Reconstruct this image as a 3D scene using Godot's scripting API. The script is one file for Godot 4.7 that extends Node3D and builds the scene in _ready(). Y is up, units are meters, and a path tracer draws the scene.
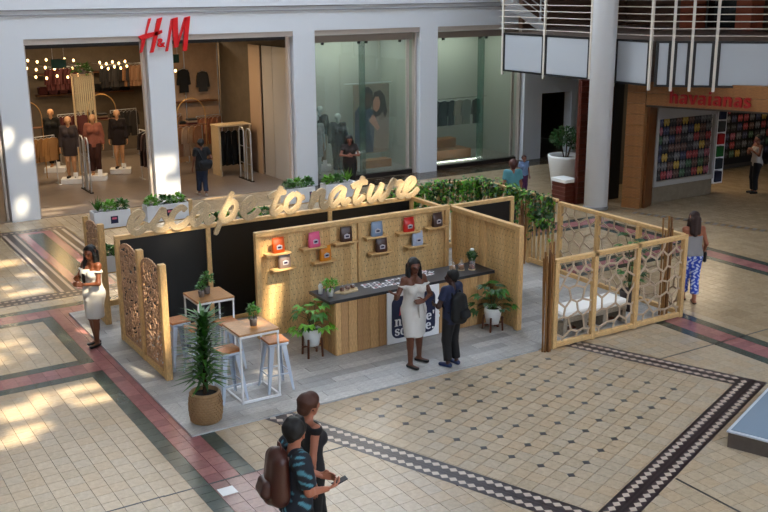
extends Node3D

# World: x runs right along the shop front, y up, z towards the viewer. Depth away from the viewer is -z;
# p(x, y, d) takes a depth d in metres.
const EYE := 5.55
const FOCAL := 987.47
const ORD := ["first", "second", "third", "fourth", "fifth", "sixth", "seventh", "eighth", "ninth", "tenth", "eleventh", "twelfth", "thirteenth", "fourteenth"]
var M := {}
var taken := {}
var rng := RandomNumberGenerator.new()
var eye_basis := Basis()
var grain_tex: ImageTexture
var mottle_tex: ImageTexture
var weave_tex: ImageTexture

class B:
	var st := SurfaceTool.new()
	func _init() -> void:
		st.begin(Mesh.PRIMITIVE_TRIANGLES)
		st.set_smooth_group(-1)
	func flat() -> B:
		st.set_smooth_group(-1)
		return self
	func smooth() -> B:
		st.set_smooth_group(0)
		return self
	func col(c: Color) -> B:
		st.set_color(c)
		return self
	func tri(a: Vector3, b: Vector3, c: Vector3) -> void:
		st.add_vertex(a)
		st.add_vertex(b)
		st.add_vertex(c)
	func quad(a: Vector3, b: Vector3, c: Vector3, d: Vector3) -> void:
		tri(a, b, c)
		tri(a, c, d)
	func quad_out(a: Vector3, b: Vector3, c: Vector3, d: Vector3, n: Vector3) -> void:
		if (a - c).cross(a - b).dot(n) >= 0.0:
			quad(a, b, c, d)
		else:
			quad(d, c, b, a)
	func face(c: Vector3, u: Vector3, v: Vector3) -> void:
		quad(c - u + v, c + u + v, c + u - v, c - u - v)
	func box(c: Vector3, s: Vector3, bs := Basis()) -> B:
		var x := bs.x * s.x * 0.5
		var y := bs.y * s.y * 0.5
		var z := bs.z * s.z * 0.5
		face(c + z, x, y)
		face(c - z, -x, y)
		face(c + x, -z, y)
		face(c - x, z, y)
		face(c + y, x, -z)
		face(c - y, x, z)
		return self
	func bev(c: Vector3, s: Vector3, r := 0.006, bs := Basis()) -> B:
		# a box with chamfered edges
		var h := s * 0.5
		var ax := [bs.x, bs.y, bs.z]
		var hh := [h.x, h.y, h.z]
		for i in 3:
			var j := (i + 1) % 3
			var k := (i + 2) % 3
			for sg in [-1.0, 1.0]:
				var n: Vector3 = ax[i] * sg
				var u: Vector3 = ax[j] * (hh[j] - r)
				var v: Vector3 = ax[k] * (hh[k] - r) * sg
				face(c + n * hh[i], u, v)
		for i in 3:
			var j := (i + 1) % 3
			var k := (i + 2) % 3
			for sj in [-1.0, 1.0]:
				for sk in [-1.0, 1.0]:
					var along: Vector3 = ax[i] * (hh[i] - r)
					var p1: Vector3 = c + ax[j] * sj * hh[j] + ax[k] * sk * (hh[k] - r)
					var p2: Vector3 = c + ax[j] * sj * (hh[j] - r) + ax[k] * sk * hh[k]
					quad_out(p1 - along, p1 + along, p2 + along, p2 - along, ax[j] * sj + ax[k] * sk)
		for sx in [-1.0, 1.0]:
			for sy in [-1.0, 1.0]:
				for sz in [-1.0, 1.0]:
					var a: Vector3 = c + ax[0] * sx * hh[0] + ax[1] * sy * (hh[1] - r) + ax[2] * sz * (hh[2] - r)
					var b: Vector3 = c + ax[0] * sx * (hh[0] - r) + ax[1] * sy * hh[1] + ax[2] * sz * (hh[2] - r)
					var d: Vector3 = c + ax[0] * sx * (hh[0] - r) + ax[1] * sy * (hh[1] - r) + ax[2] * sz * hh[2]
					if (a - d).cross(a - b).dot(Vector3(sx, sy, sz) * bs.inverse()) >= 0.0:
						tri(a, b, d)
					else:
						tri(a, d, b)
		return self
	func bar(a: Vector3, b: Vector3, w: float, t: float, up := Vector3.UP) -> B:
		var dir := (b - a).normalized()
		var side := dir.cross(up)
		if side.length() < 0.01:
			side = dir.cross(Vector3.RIGHT)
		side = side.normalized()
		var top := side.cross(dir)
		return box((a + b) * 0.5, Vector3(w, t, (b - a).length()), Basis(side, top, -dir))
	func tube(pts: Array, rad, seg := 8, caps := true) -> B:
		st.set_smooth_group(0)
		var prev := []
		var n := Vector3.ZERO
		for i in pts.size():
			var t: Vector3 = (pts[mini(i + 1, pts.size() - 1)] - pts[maxi(i - 1, 0)]).normalized()
			if n == Vector3.ZERO:
				n = t.cross(Vector3.RIGHT if absf(t.x) < 0.8 else Vector3.UP).normalized()
			n = (n - t * n.dot(t)).normalized()
			var b := t.cross(n)
			var r: float = rad[i] if rad is Array else rad
			var ring := []
			for k in seg:
				var a := TAU * k / seg
				ring.append(pts[i] + (n * cos(a) + b * sin(a)) * r)
			if i > 0:
				for k in seg:
					var k2 := (k + 1) % seg
					quad(ring[k], ring[k2], prev[k2], prev[k])
			if caps and (i == 0 or i == pts.size() - 1):
				st.set_smooth_group(-1)
				for k in range(1, seg - 1):
					if i == 0:
						tri(ring[0], ring[k], ring[k + 1])
					else:
						tri(ring[0], ring[k + 1], ring[k])
				st.set_smooth_group(0)
			prev = ring
		st.set_smooth_group(-1)
		return self
	func lathe(prof: Array, seg := 16, xf := Transform3D()) -> B:
		st.set_smooth_group(0)
		for i in prof.size() - 1:
			var q0: Vector2 = prof[i]
			var q1: Vector2 = prof[i + 1]
			for k in seg:
				var a := TAU * k / seg
				var b := TAU * (k + 1) / seg
				var l0 := xf * Vector3(sin(a) * q0.x, q0.y, cos(a) * q0.x)
				var r0 := xf * Vector3(sin(b) * q0.x, q0.y, cos(b) * q0.x)
				var l1 := xf * Vector3(sin(a) * q1.x, q1.y, cos(a) * q1.x)
				var r1 := xf * Vector3(sin(b) * q1.x, q1.y, cos(b) * q1.x)
				if q1.x > 0.0001:
					tri(l1, r1, r0)
				if q0.x > 0.0001:
					tri(l1, r0, l0)
		st.set_smooth_group(-1)
		return self
	func ball(c: Vector3, r: Vector3, seg := 10, rows := 6, bs := Basis()) -> B:
		var prof := []
		for i in rows + 1:
			var a := PI * i / rows - PI * 0.5
			prof.append(Vector2(maxf(cos(a), 0.0) if i > 0 and i < rows else 0.0, sin(a)))
		return lathe(prof, seg, Transform3D(bs.scaled_local(r), c))
	func prism(poly: PackedVector2Array, h0: float, h1: float, xf := Transform3D()) -> B:
		var area := 0.0
		for i in poly.size():
			area += poly[i].cross(poly[(i + 1) % poly.size()])
		if area < 0.0:
			poly = poly.duplicate()
			poly.reverse()
		var ix := Geometry2D.triangulate_polygon(poly)
		for i in range(0, ix.size(), 3):
			var a := poly[ix[i]]
			var b := poly[ix[i + 1]]
			var c := poly[ix[i + 2]]
			if (b - a).cross(c - a) > 0.0:
				var t := b
				b = c
				c = t
			tri(xf * Vector3(a.x, a.y, h1), xf * Vector3(b.x, b.y, h1), xf * Vector3(c.x, c.y, h1))
			tri(xf * Vector3(a.x, a.y, h0), xf * Vector3(c.x, c.y, h0), xf * Vector3(b.x, b.y, h0))
		for i in poly.size():
			var a := poly[i]
			var b := poly[(i + 1) % poly.size()]
			quad(xf * Vector3(a.x, a.y, h1), xf * Vector3(b.x, b.y, h1), xf * Vector3(b.x, b.y, h0), xf * Vector3(a.x, a.y, h0))
		return self
	func ribbon(pts: Array, w: float, h0: float, h1: float, xf: Transform3D) -> B:
		# a stroke of width w along a flat curve, cut from a board
		var L := []
		var R := []
		for i in pts.size():
			var t: Vector2 = (pts[mini(i + 1, pts.size() - 1)] - pts[maxi(i - 1, 0)]).normalized()
			var nn := Vector2(-t.y, t.x) * w * 0.5
			if i == 0 or i == pts.size() - 1:
				nn *= 0.55
			L.append(pts[i] + nn)
			R.append(pts[i] - nn)
		for i in pts.size() - 1:
			var e := 0.004 * i / pts.size()
			var a := Vector3(L[i].x, L[i].y, 0)
			var b := Vector3(L[i + 1].x, L[i + 1].y, 0)
			var c := Vector3(R[i + 1].x, R[i + 1].y, 0)
			var d := Vector3(R[i].x, R[i].y, 0)
			var f := Vector3(0, 0, h1 + e)
			var g := Vector3(0, 0, h0 + e)
			quad(xf * (a + f), xf * (b + f), xf * (c + f), xf * (d + f))
			quad(xf * (d + g), xf * (c + g), xf * (b + g), xf * (a + g))
			quad(xf * (b + f), xf * (a + f), xf * (a + g), xf * (b + g))
			quad(xf * (d + f), xf * (c + f), xf * (c + g), xf * (d + g))
			if i == 0:
				quad(xf * (a + f), xf * (d + f), xf * (d + g), xf * (a + g))
			if i == pts.size() - 2:
				quad(xf * (c + f), xf * (b + f), xf * (b + g), xf * (c + g))
		return self
	func leaf(base: Vector3, dir: Vector3, up: Vector3, ln: float, w: float, droop := 0.2) -> B:
		# a blade folded along its midrib, drooping towards the tip
		dir = dir.normalized()
		var s := dir.cross(up).normalized()
		var n := s.cross(dir).normalized()
		var m := base + dir * ln * 0.45 + n * ln * 0.06
		var tip := base + dir * ln - n * ln * droop
		var l := m - s * w * 0.5 + n * w * 0.12
		var r := m + s * w * 0.5 + n * w * 0.12
		tri(base, l, m)
		tri(l, tip, m)
		tri(base, m, r)
		tri(m, tip, r)
		return self
	func mesh() -> ArrayMesh:
		st.generate_normals()
		return st.commit()

func p(x: float, y: float, d: float) -> Vector3:
	return Vector3(x, y, -d)

func numbered(called: String) -> String:
	if not taken.has(called):
		taken[called] = 0
		return called
	taken[called] += 1
	return "%s_%03d" % [called, taken[called]]

func tag(o: Node, label: String, category: String, group := "", kind := "") -> Node:
	if label: o.set_meta("label", label)
	if category: o.set_meta("category", category)
	if group: o.set_meta("group", group)
	if kind: o.set_meta("kind", kind)
	return o

func thing(called: String, label: String, category: String, at := Vector3.ZERO, turn := 0.0, group := "") -> Node3D:
	var o := Node3D.new()
	o.name = numbered(called)
	add_child(o)
	o.position = at
	o.rotation.y = turn
	tag(o, label, category, group)
	return o

func put(parent: Node, called: String, shape, mat: Material, at := Vector3.ZERO, turn := 0.0) -> MeshInstance3D:
	var o := MeshInstance3D.new()
	o.name = numbered(called) if parent == self else called
	o.mesh = shape.mesh() if shape is B else shape
	o.material_override = mat
	o.position = at
	o.rotation.y = turn
	parent.add_child(o, true)
	return o

func struct(called: String, shape, mat: Material, label := "") -> MeshInstance3D:
	var o := put(self, called, shape, mat)
	tag(o, label, "", "", "structure")
	return o

func dup(o: Node3D, at: Vector3, turn := 0.0, label := "", group := "") -> Node3D:
	var c: Node3D = o.duplicate()
	c.name = numbered(String(o.name).get_slice("_0", 0))
	add_child(c)
	c.position = at
	c.rotation.y = turn
	if label: c.set_meta("label", label)
	if group: c.set_meta("group", group)
	return c

func mat(c: Color, rough := 0.6, tex: Texture2D = null, scale := Vector3.ONE, metal := 0.0) -> StandardMaterial3D:
	var m := StandardMaterial3D.new()
	m.albedo_color = c
	m.roughness = rough
	m.metallic = metal
	if tex:
		m.albedo_texture = tex
		m.uv1_triplanar = true
		m.uv1_world_triplanar = false
		m.uv1_scale = scale
	return m

func glow(c: Color, e: float) -> StandardMaterial3D:
	var m := mat(c, 0.5)
	m.emission_enabled = true
	m.emission = c
	m.emission_energy_multiplier = e
	return m

func glass(c: Color, a: float) -> StandardMaterial3D:
	var m := mat(Color(c.r, c.g, c.b, a), 0.02)
	m.transparency = BaseMaterial3D.TRANSPARENCY_ALPHA
	return m

func cloth(c: Color) -> StandardMaterial3D:
	var m := mat(c, 0.85, weave_tex, Vector3(22, 22, 22))
	m.rim_enabled = true
	m.rim = 0.15
	return m

func textmesh(s: String, size: float, depth: float, serif := false, bold := true, left := false) -> TextMesh:
	var f := SystemFont.new()
	f.font_names = PackedStringArray(["Droid Serif" if serif else "Droid Sans"])
	f.font_weight = 700 if bold else 400
	var t := TextMesh.new()
	t.text = s
	t.font = f
	t.font_size = 64
	t.pixel_size = size / 64.0
	t.depth = depth
	t.curve_step = 2.0
	t.horizontal_alignment = HORIZONTAL_ALIGNMENT_LEFT if left else HORIZONTAL_ALIGNMENT_CENTER
	return t

func textures() -> void:
	var n := FastNoiseLite.new()
	n.seed = 5
	n.frequency = 0.02
	n.fractal_octaves = 4
	var im := n.get_seamless_image(256, 256)
	var out := Image.create(256, 256, false, Image.FORMAT_RGB8)
	var out2 := Image.create(256, 256, false, Image.FORMAT_RGB8)
	var out3 := Image.create(128, 128, false, Image.FORMAT_RGB8)
	for y in 256:
		for x in 256:
			var a := im.get_pixel(x, y).r
			var fine := im.get_pixel((x * 3) % 256, (y * 3 + 40) % 256).r
			var ring := 0.5 + 0.5 * sin(a * 34.0)
			var v := 0.74 + 0.2 * ring * fine + 0.1 * fine
			out.set_pixel(x, y, Color(v, v * 0.97, v * 0.93))
			var w := 0.9 + 0.14 * (0.65 * a + 0.35 * fine - 0.28)
			out2.set_pixel(x, y, Color(w, w, w))
	for y in 128:
		for x in 128:
			var v := 0.86 + 0.1 * sin(x * TAU / 8.0) * sin(y * TAU / 8.0) + 0.04 * sin(x * TAU / 64.0 + 2.0 * sin(y * TAU / 128.0))
			out3.set_pixel(x, y, Color(v, v, v))
	for i in [out, out2, out3]:
		i.generate_mipmaps()
	grain_tex = ImageTexture.create_from_image(out)
	mottle_tex = ImageTexture.create_from_image(out2)
	weave_tex = ImageTexture.create_from_image(out3)

func project(v: Vector3) -> Vector2:
	var q := eye_basis.inverse() * (v - Vector3(0, EYE, 0))
	return Vector2(384.0 + FOCAL * q.x / -q.z, 256.0 - FOCAL * q.y / -q.z) if q.z < -0.1 else Vector2(-9999, -9999)

func materials() -> void:
	var up := Vector3(5, 0.5, 5)
	M.white = mat(Color(0.86, 0.87, 0.88), 0.55)
	M.wood = mat(Color(0.96, 0.8, 0.56), 0.6, grain_tex, Vector3(5, 0.5, 5))
	M.wood_x = mat(Color(0.96, 0.8, 0.56), 0.6, grain_tex, Vector3(0.5, 5, 5))
	M.wood_z = mat(Color(0.96, 0.8, 0.56), 0.6, grain_tex, Vector3(5, 5, 0.5))
	M.peg = []
	for k in 4:
		M.peg.append(mat(Color(1.0, 0.86, 0.62).lerp(Color(0.94, 0.77, 0.52), k / 3.0), 0.65, grain_tex, Vector3(4 + k, 0.4, 4)))
	M.pallet = []
	for k in 5:
		M.pallet.append(mat(Color(0.92, 0.75, 0.52).lerp(Color(0.76, 0.59, 0.4), k / 4.0), 0.7, grain_tex, Vector3(5 + k, 0.45, 4)))
	M.ply = mat(Color(0.9, 0.81, 0.66), 0.55, grain_tex, Vector3(1.2, 4, 4))
	M.carved = mat(Color(0.82, 0.66, 0.53), 0.7, grain_tex, Vector3(3, 0.6, 3))
	M.lattice = mat(Color(0.86, 0.77, 0.67), 0.6, grain_tex, Vector3(3, 3, 3))
	M.blackboard = mat(Color(0.035, 0.038, 0.045), 0.35, mottle_tex, Vector3(0.7, 0.7, 0.7))
	M.slate = mat(Color(0.15, 0.15, 0.165), 0.4, mottle_tex, Vector3(2, 2, 2))
	M.steel = mat(Color(0.78, 0.79, 0.8), 0.35, null, Vector3.ONE, 0.85)
	M.greypaint = mat(Color(0.72, 0.76, 0.82), 0.35)
	M.whitepaint = mat(Color(0.9, 0.9, 0.9), 0.45)
	M.seat = mat(Color(0.78, 0.5, 0.26), 0.4, grain_tex, Vector3(4, 4, 0.7))
	M.tabletop = mat(Color(0.8, 0.6, 0.4), 0.3, grain_tex, Vector3(0.6, 4, 4))
	M.dark = mat(Color(0.05, 0.05, 0.055), 0.5)
	M.peghole = mat(Color(0.16, 0.09, 0.05), 0.9)
	M.red = mat(Color(0.86, 0.03, 0.06), 0.35)
	M.leaf = mat(Color(0.22, 0.44, 0.1), 0.5, mottle_tex, Vector3(4, 4, 4))
	M.leaf_light = mat(Color(0.42, 0.66, 0.14), 0.5, mottle_tex, Vector3(4, 4, 4))
	M.leaf_dark = mat(Color(0.14, 0.31, 0.09), 0.45, mottle_tex, Vector3(4, 4, 4))
	for k in ["leaf", "leaf_light", "leaf_dark"]:
		M[k].backlight_enabled = true
		M[k].backlight = Color(0.1, 0.16, 0.03)
	M.stem = mat(Color(0.25, 0.27, 0.1), 0.7)
	M.bark = mat(Color(0.3, 0.2, 0.12), 0.8, grain_tex, up)
	M.soil = mat(Color(0.09, 0.06, 0.04), 0.95)
	M.ceramic = mat(Color(0.88, 0.88, 0.86), 0.3)
	M.stonepot = mat(Color(0.47, 0.44, 0.43), 0.7, mottle_tex, Vector3(5, 5, 5))
	M.wicker = mat(Color(0.68, 0.54, 0.38), 0.8, weave_tex, Vector3(3, 3, 3))
	M.teak = mat(Color(0.42, 0.22, 0.1), 0.5, grain_tex, up)
	M.bamboo = mat(Color(0.66, 0.47, 0.25), 0.55, grain_tex, Vector3(5, 0.8, 5))
	M.bamboo_dark = mat(Color(0.5, 0.33, 0.17), 0.55, grain_tex, Vector3(5, 0.8, 5))
	M.glass = glass(Color(0.7, 0.85, 0.8), 0.05)
	M.clear = glass(Color(0.95, 0.97, 0.97), 0.1)
	M.greenglass = glass(Color(0.1, 0.36, 0.28), 0.4)
	M.navy = mat(Color(0.06, 0.1, 0.24), 0.45)
	M.paper = mat(Color(0.9, 0.9, 0.9), 0.6)
	M.chrome = mat(Color(0.75, 0.75, 0.76), 0.2, null, Vector3.ONE, 1.0)
	M.redwood = mat(Color(0.4, 0.15, 0.075), 0.5, grain_tex, Vector3(0.6, 5, 5))
	M.shopwood = mat(Color(0.66, 0.46, 0.27), 0.45, grain_tex, Vector3(0.5, 4, 0.5))
	M.shopwood_dark = mat(Color(0.45, 0.27, 0.12), 0.45, grain_tex, Vector3(4, 0.5, 4))
	M.shopfloor = mat(Color(0.5, 0.45, 0.41), 0.3, mottle_tex, Vector3(0.5, 0.5, 0.5))
	M.shopwall = mat(Color(0.42, 0.37, 0.31), 0.8, mottle_tex, Vector3(0.4, 0.4, 0.4))
	M.olive = mat(Color(0.62, 0.63, 0.59), 0.8)
	M.skin_dark = mat(Color.WHITE, 0.5)
	M.skin_dark.vertex_color_use_as_albedo = true
func setup() -> void:
	# camera: solved from the photograph's vanishing lines
	var yaw := 0.555573560
	var pitch := 0.265596502
	var roll := 0.006432184
	var f := Vector3(sin(yaw) * cos(pitch), -sin(pitch), -cos(yaw) * cos(pitch))
	var r := Vector3(cos(yaw), 0, sin(yaw))
	var d := f.cross(r)
	var r2 := r * cos(roll) + d * sin(roll)
	var d2 := d * cos(roll) - r * sin(roll)
	eye_basis = Basis(r2, -d2, -f)
	var cam := Camera3D.new()
	cam.name = "camera"
	cam.transform = Transform3D(eye_basis, Vector3(0, EYE, 0))
	cam.fov = 2.0 * rad_to_deg(atan(256.0 / FOCAL))
	cam.near = 0.1
	cam.far = 200.0
	add_child(cam)
	cam.current = true

	var sky_mat := ProceduralSkyMaterial.new()
	sky_mat.sky_top_color = Color(0.7, 0.76, 0.84)
	sky_mat.sky_horizon_color = Color(0.89, 0.9, 0.91)
	sky_mat.ground_horizon_color = Color(0.6, 0.6, 0.6)
	sky_mat.ground_bottom_color = Color(0.4, 0.38, 0.36)
	sky_mat.energy_multiplier = 13.5
	var sky := Sky.new()
	sky.sky_material = sky_mat
	var env := Environment.new()
	env.background_mode = Environment.BG_SKY
	env.sky = sky
	env.tonemap_mode = Environment.TONE_MAPPER_LINEAR
	env.tonemap_exposure = 1.12
	env.sdfgi_enabled = true
	env.ssao_enabled = true
	env.ssil_enabled = true
	var we := WorldEnvironment.new()
	we.name = "world_environment"
	we.environment = env
	add_child(we)

	# the sun, broken up by the atrium roof
	var sun := DirectionalLight3D.new()
	sun.name = "sun"
	sun.light_color = Color(1.0, 0.93, 0.8)
	sun.light_energy = 4.0
	sun.light_angular_distance = 0.9
	sun.shadow_enabled = true
	add_child(sun)
	sun.look_at_from_position(Vector3(0, 20, 0), Vector3(0, 20, 0) + SUN, Vector3.UP)

const SUN := Vector3(-0.15, -0.8, -0.58)
const ROOF := 13.0

func roof() -> void:
	# the atrium roof, out of frame: solid panels with rows of glazed openings
	var b := B.new()
	var soft := B.new()
	var x0 := -9.0
	var x1 := 31.0
	var cell := 0.25
	var k := ROOF / 0.8
	# where daylight comes through: the long rooflights near the shop front and behind the viewer ...
	var lights := [Rect2(4, 20.5, 13, 4.2), Rect2(0, -14, 18, 9.0)]
	# ... and the small panes of the middle bay, through which the sun falls on the left of the floor
	var panes := []
	for a in PATCHES:
		var h: float = a[2]
		var kk := (ROOF - h) / 0.8
		panes.append([Vector2(a[0] + 0.15 * kk, a[1] - 0.58 * kk), a[3], a[4]])
	var iz := -16.0
	while iz < 25.0:
		var run := 0.0
		var start := x0
		var last := -1
		var ix := x0
		while ix < x1:
			var c := Vector2(ix + cell * 0.5, iz + cell * 0.5)
			var open := false
			var milky := ((c.x > 3.5 and c.x < 14.0) or c.x < -1.5) and c.y > -6.0 and c.y < 19.5
			for l in lights:
				if l.has_point(c):
					open = true
			for q in panes:
				var dd: Vector2 = (c - q[0]) / Vector2(q[1], q[2])
				if maxf(absf(dd.x), absf(dd.y)) < 1.0:
					open = true
			var k2 := 0 if open else (2 if milky else 1)
			if k2 != last:
				if run > 0.0 and last > 0:
					(b if last == 1 else soft).box(p(start + run * 0.5, ROOF, c.y), Vector3(run, 0.25 if last == 1 else 0.02, cell))
				run = 0.0
				start = ix
				last = k2
			run += cell
			ix += cell
		if run > 0.0 and last > 0:
			(b if last == 1 else soft).box(p(start + run * 0.5, ROOF, iz + cell * 0.5), Vector3(run, 0.25 if last == 1 else 0.02, cell))
		iz += cell
	# glazing bars under the rooflights
	var xb := -8.5
	while xb < 18.0:
		b.box(p(xb, ROOF - 0.3, 4.5), Vector3(0.08, 0.3, 41))
		xb += 1.25
	struct("ceiling", b, M.white, "white atrium roof with rooflights")
	var milk := mat(Color(0.75, 0.76, 0.77), 0.6)
	milk.backlight_enabled = true
	milk.backlight = Color(0.7, 0.7, 0.7)
	struct("ceiling_panels", soft, milk, "milky translucent roof panels of the middle bay")
	# far walls that close the atrium behind and beside the viewer
	struct("wall_left", B.new().box(p(-9.1, 6.5, 4.5), Vector3(0.2, 13, 41)), M.white, "white side wall of the atrium")
	struct("wall_near", B.new().box(p(11, 6.5, -16.1), Vector3(40, 13, 0.2)), M.white, "white wall across the atrium behind the viewer")
	struct("wall_right", B.new().box(p(31.1, 6.5, 9.5), Vector3(0.2, 13, 51)), M.white, "side wall of the atrium beyond the sandal shop")

# [x, depth, height, half width, half depth] of the places the sun reaches
const PATCHES := [
	[2.86, 15.95, 0, 0.3, 0.15], [2.96, 15.45, 0, 0.2, 0.15], [2.5, 15.5, 0, 0.15, 0.3],
	[2.83, 13.47, 0, 0.18, 0.2], [2.39, 13.14, 0, 0.22, 0.2], [2.35, 12.55, 0, 0.3, 0.2], [3.2, 13.5, 0, 0.25, 0.12], [2.05, 12.3, 0, 0.2, 0.15], [3.27, 13.12, 0, 0.2, 0.1],
	[4.0, 20.0, 0, 0.3, 0.12], [3.7, 18.9, 0, 0.3, 0.12], [3.4, 19.3, 0, 0.2, 0.12], [4.0, 21.2, 0, 0.4, 0.15], [5.2, 20.6, 0, 0.12, 0.12],
	[6.2, 26.0, 0, 0.6, 0.15], [5.7, 25.5, 0, 0.25, 0.15], [10.2, 25.0, 0, 0.5, 0.12],
	[8.56, 25.03, 1.15, 0.2, 0.18], [8.95, 25.03, 0.95, 0.12, 0.15], [8.57, 25.03, 0.7, 0.15, 0.1], [8.95, 25.03, 0.45, 0.18, 0.14], [8.6, 25.03, 0.3, 0.12, 0.1],
	[5.2, 25.03, 1.76, 0.15, 0.12], [4.95, 25.03, 0.25, 0.2, 0.12], [4.9, 25.03, 2.1, 0.1, 0.15],
	[4.4, 13.2, 1.2, 0.15, 0.25], [4.4, 14.0, 1.4, 0.12, 0.15], [4.25, 13.7, 0, 0.15, 0.3], [4.15, 14.85, 0, 0.12, 0.15], [4.0, 15.2, 0.9, 0.2, 0.2],
	[6.55, 14.0, 0.6, 0.14, 0.3], [6.7, 14.0, 0.95, 0.12, 0.14], [7.29, 14.0, 1.62, 0.35, 0.12], [6.38, 14.0, 1.5, 0.1, 0.12],
	[5.3, 12.0, 1.0, 0.14, 0.14], [5.75, 12.1, 0.75, 0.12, 0.1],
	[7.4, 15.1, 2.05, 0.3, 0.14], [8.4, 15.1, 2.0, 0.25, 0.14], [9.1, 15.1, 2.05, 0.3, 0.14], [9.9, 15.1, 1.95, 0.2, 0.12], [5.4, 15.1, 1.8, 0.3, 0.12], [6.2, 15.1, 1.9, 0.12, 0.14],
]
const ROT := 0.3665  # the inlaid square is turned by 21 degrees

func uv2xz(u: float, v: float) -> Vector2:
	return Vector2(u * cos(ROT) - v * sin(ROT), u * sin(ROT) + v * cos(ROT))

func tone(x: float, d: float) -> int:
	# 0 beige, 1 dark green, 2 pink, 3 brown, 4 lilac, 5 grey beige
	var rows := (d > 13.9 and d < 14.7) or (d > 16.9 and d < 17.7)
	var rows_pink := (d > 14.1 and d < 14.5) or (d > 17.1 and d < 17.5)
	if d < 9.9 and x > 3.73 and x < 4.53:
		return 4
	if x > 3.53 and x < 4.33 and d < 17.7:
		if x > 3.73 and x < 4.13 and d < 17.5:
			return 2
		if d > 17.5: return 1
		return 2 if rows_pink else 1
	if rows and (x < 3.53 or x > 4.3) and x < 17.16:
		return 2 if rows_pink else 1
	if x > 12.38 and x < 13.18 and d < 11.3:
		return 2 if x > 12.58 and x < 12.98 else 1
	if x > 16.36 and x < 17.16 and d < 17.7:
		return 2 if x > 16.56 and x < 16.96 else 1
	if d > 24.15 and x > 12.6:
		return 3
	if x > 13.3 or d > 20.0:
		return 5
	return 0

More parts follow.
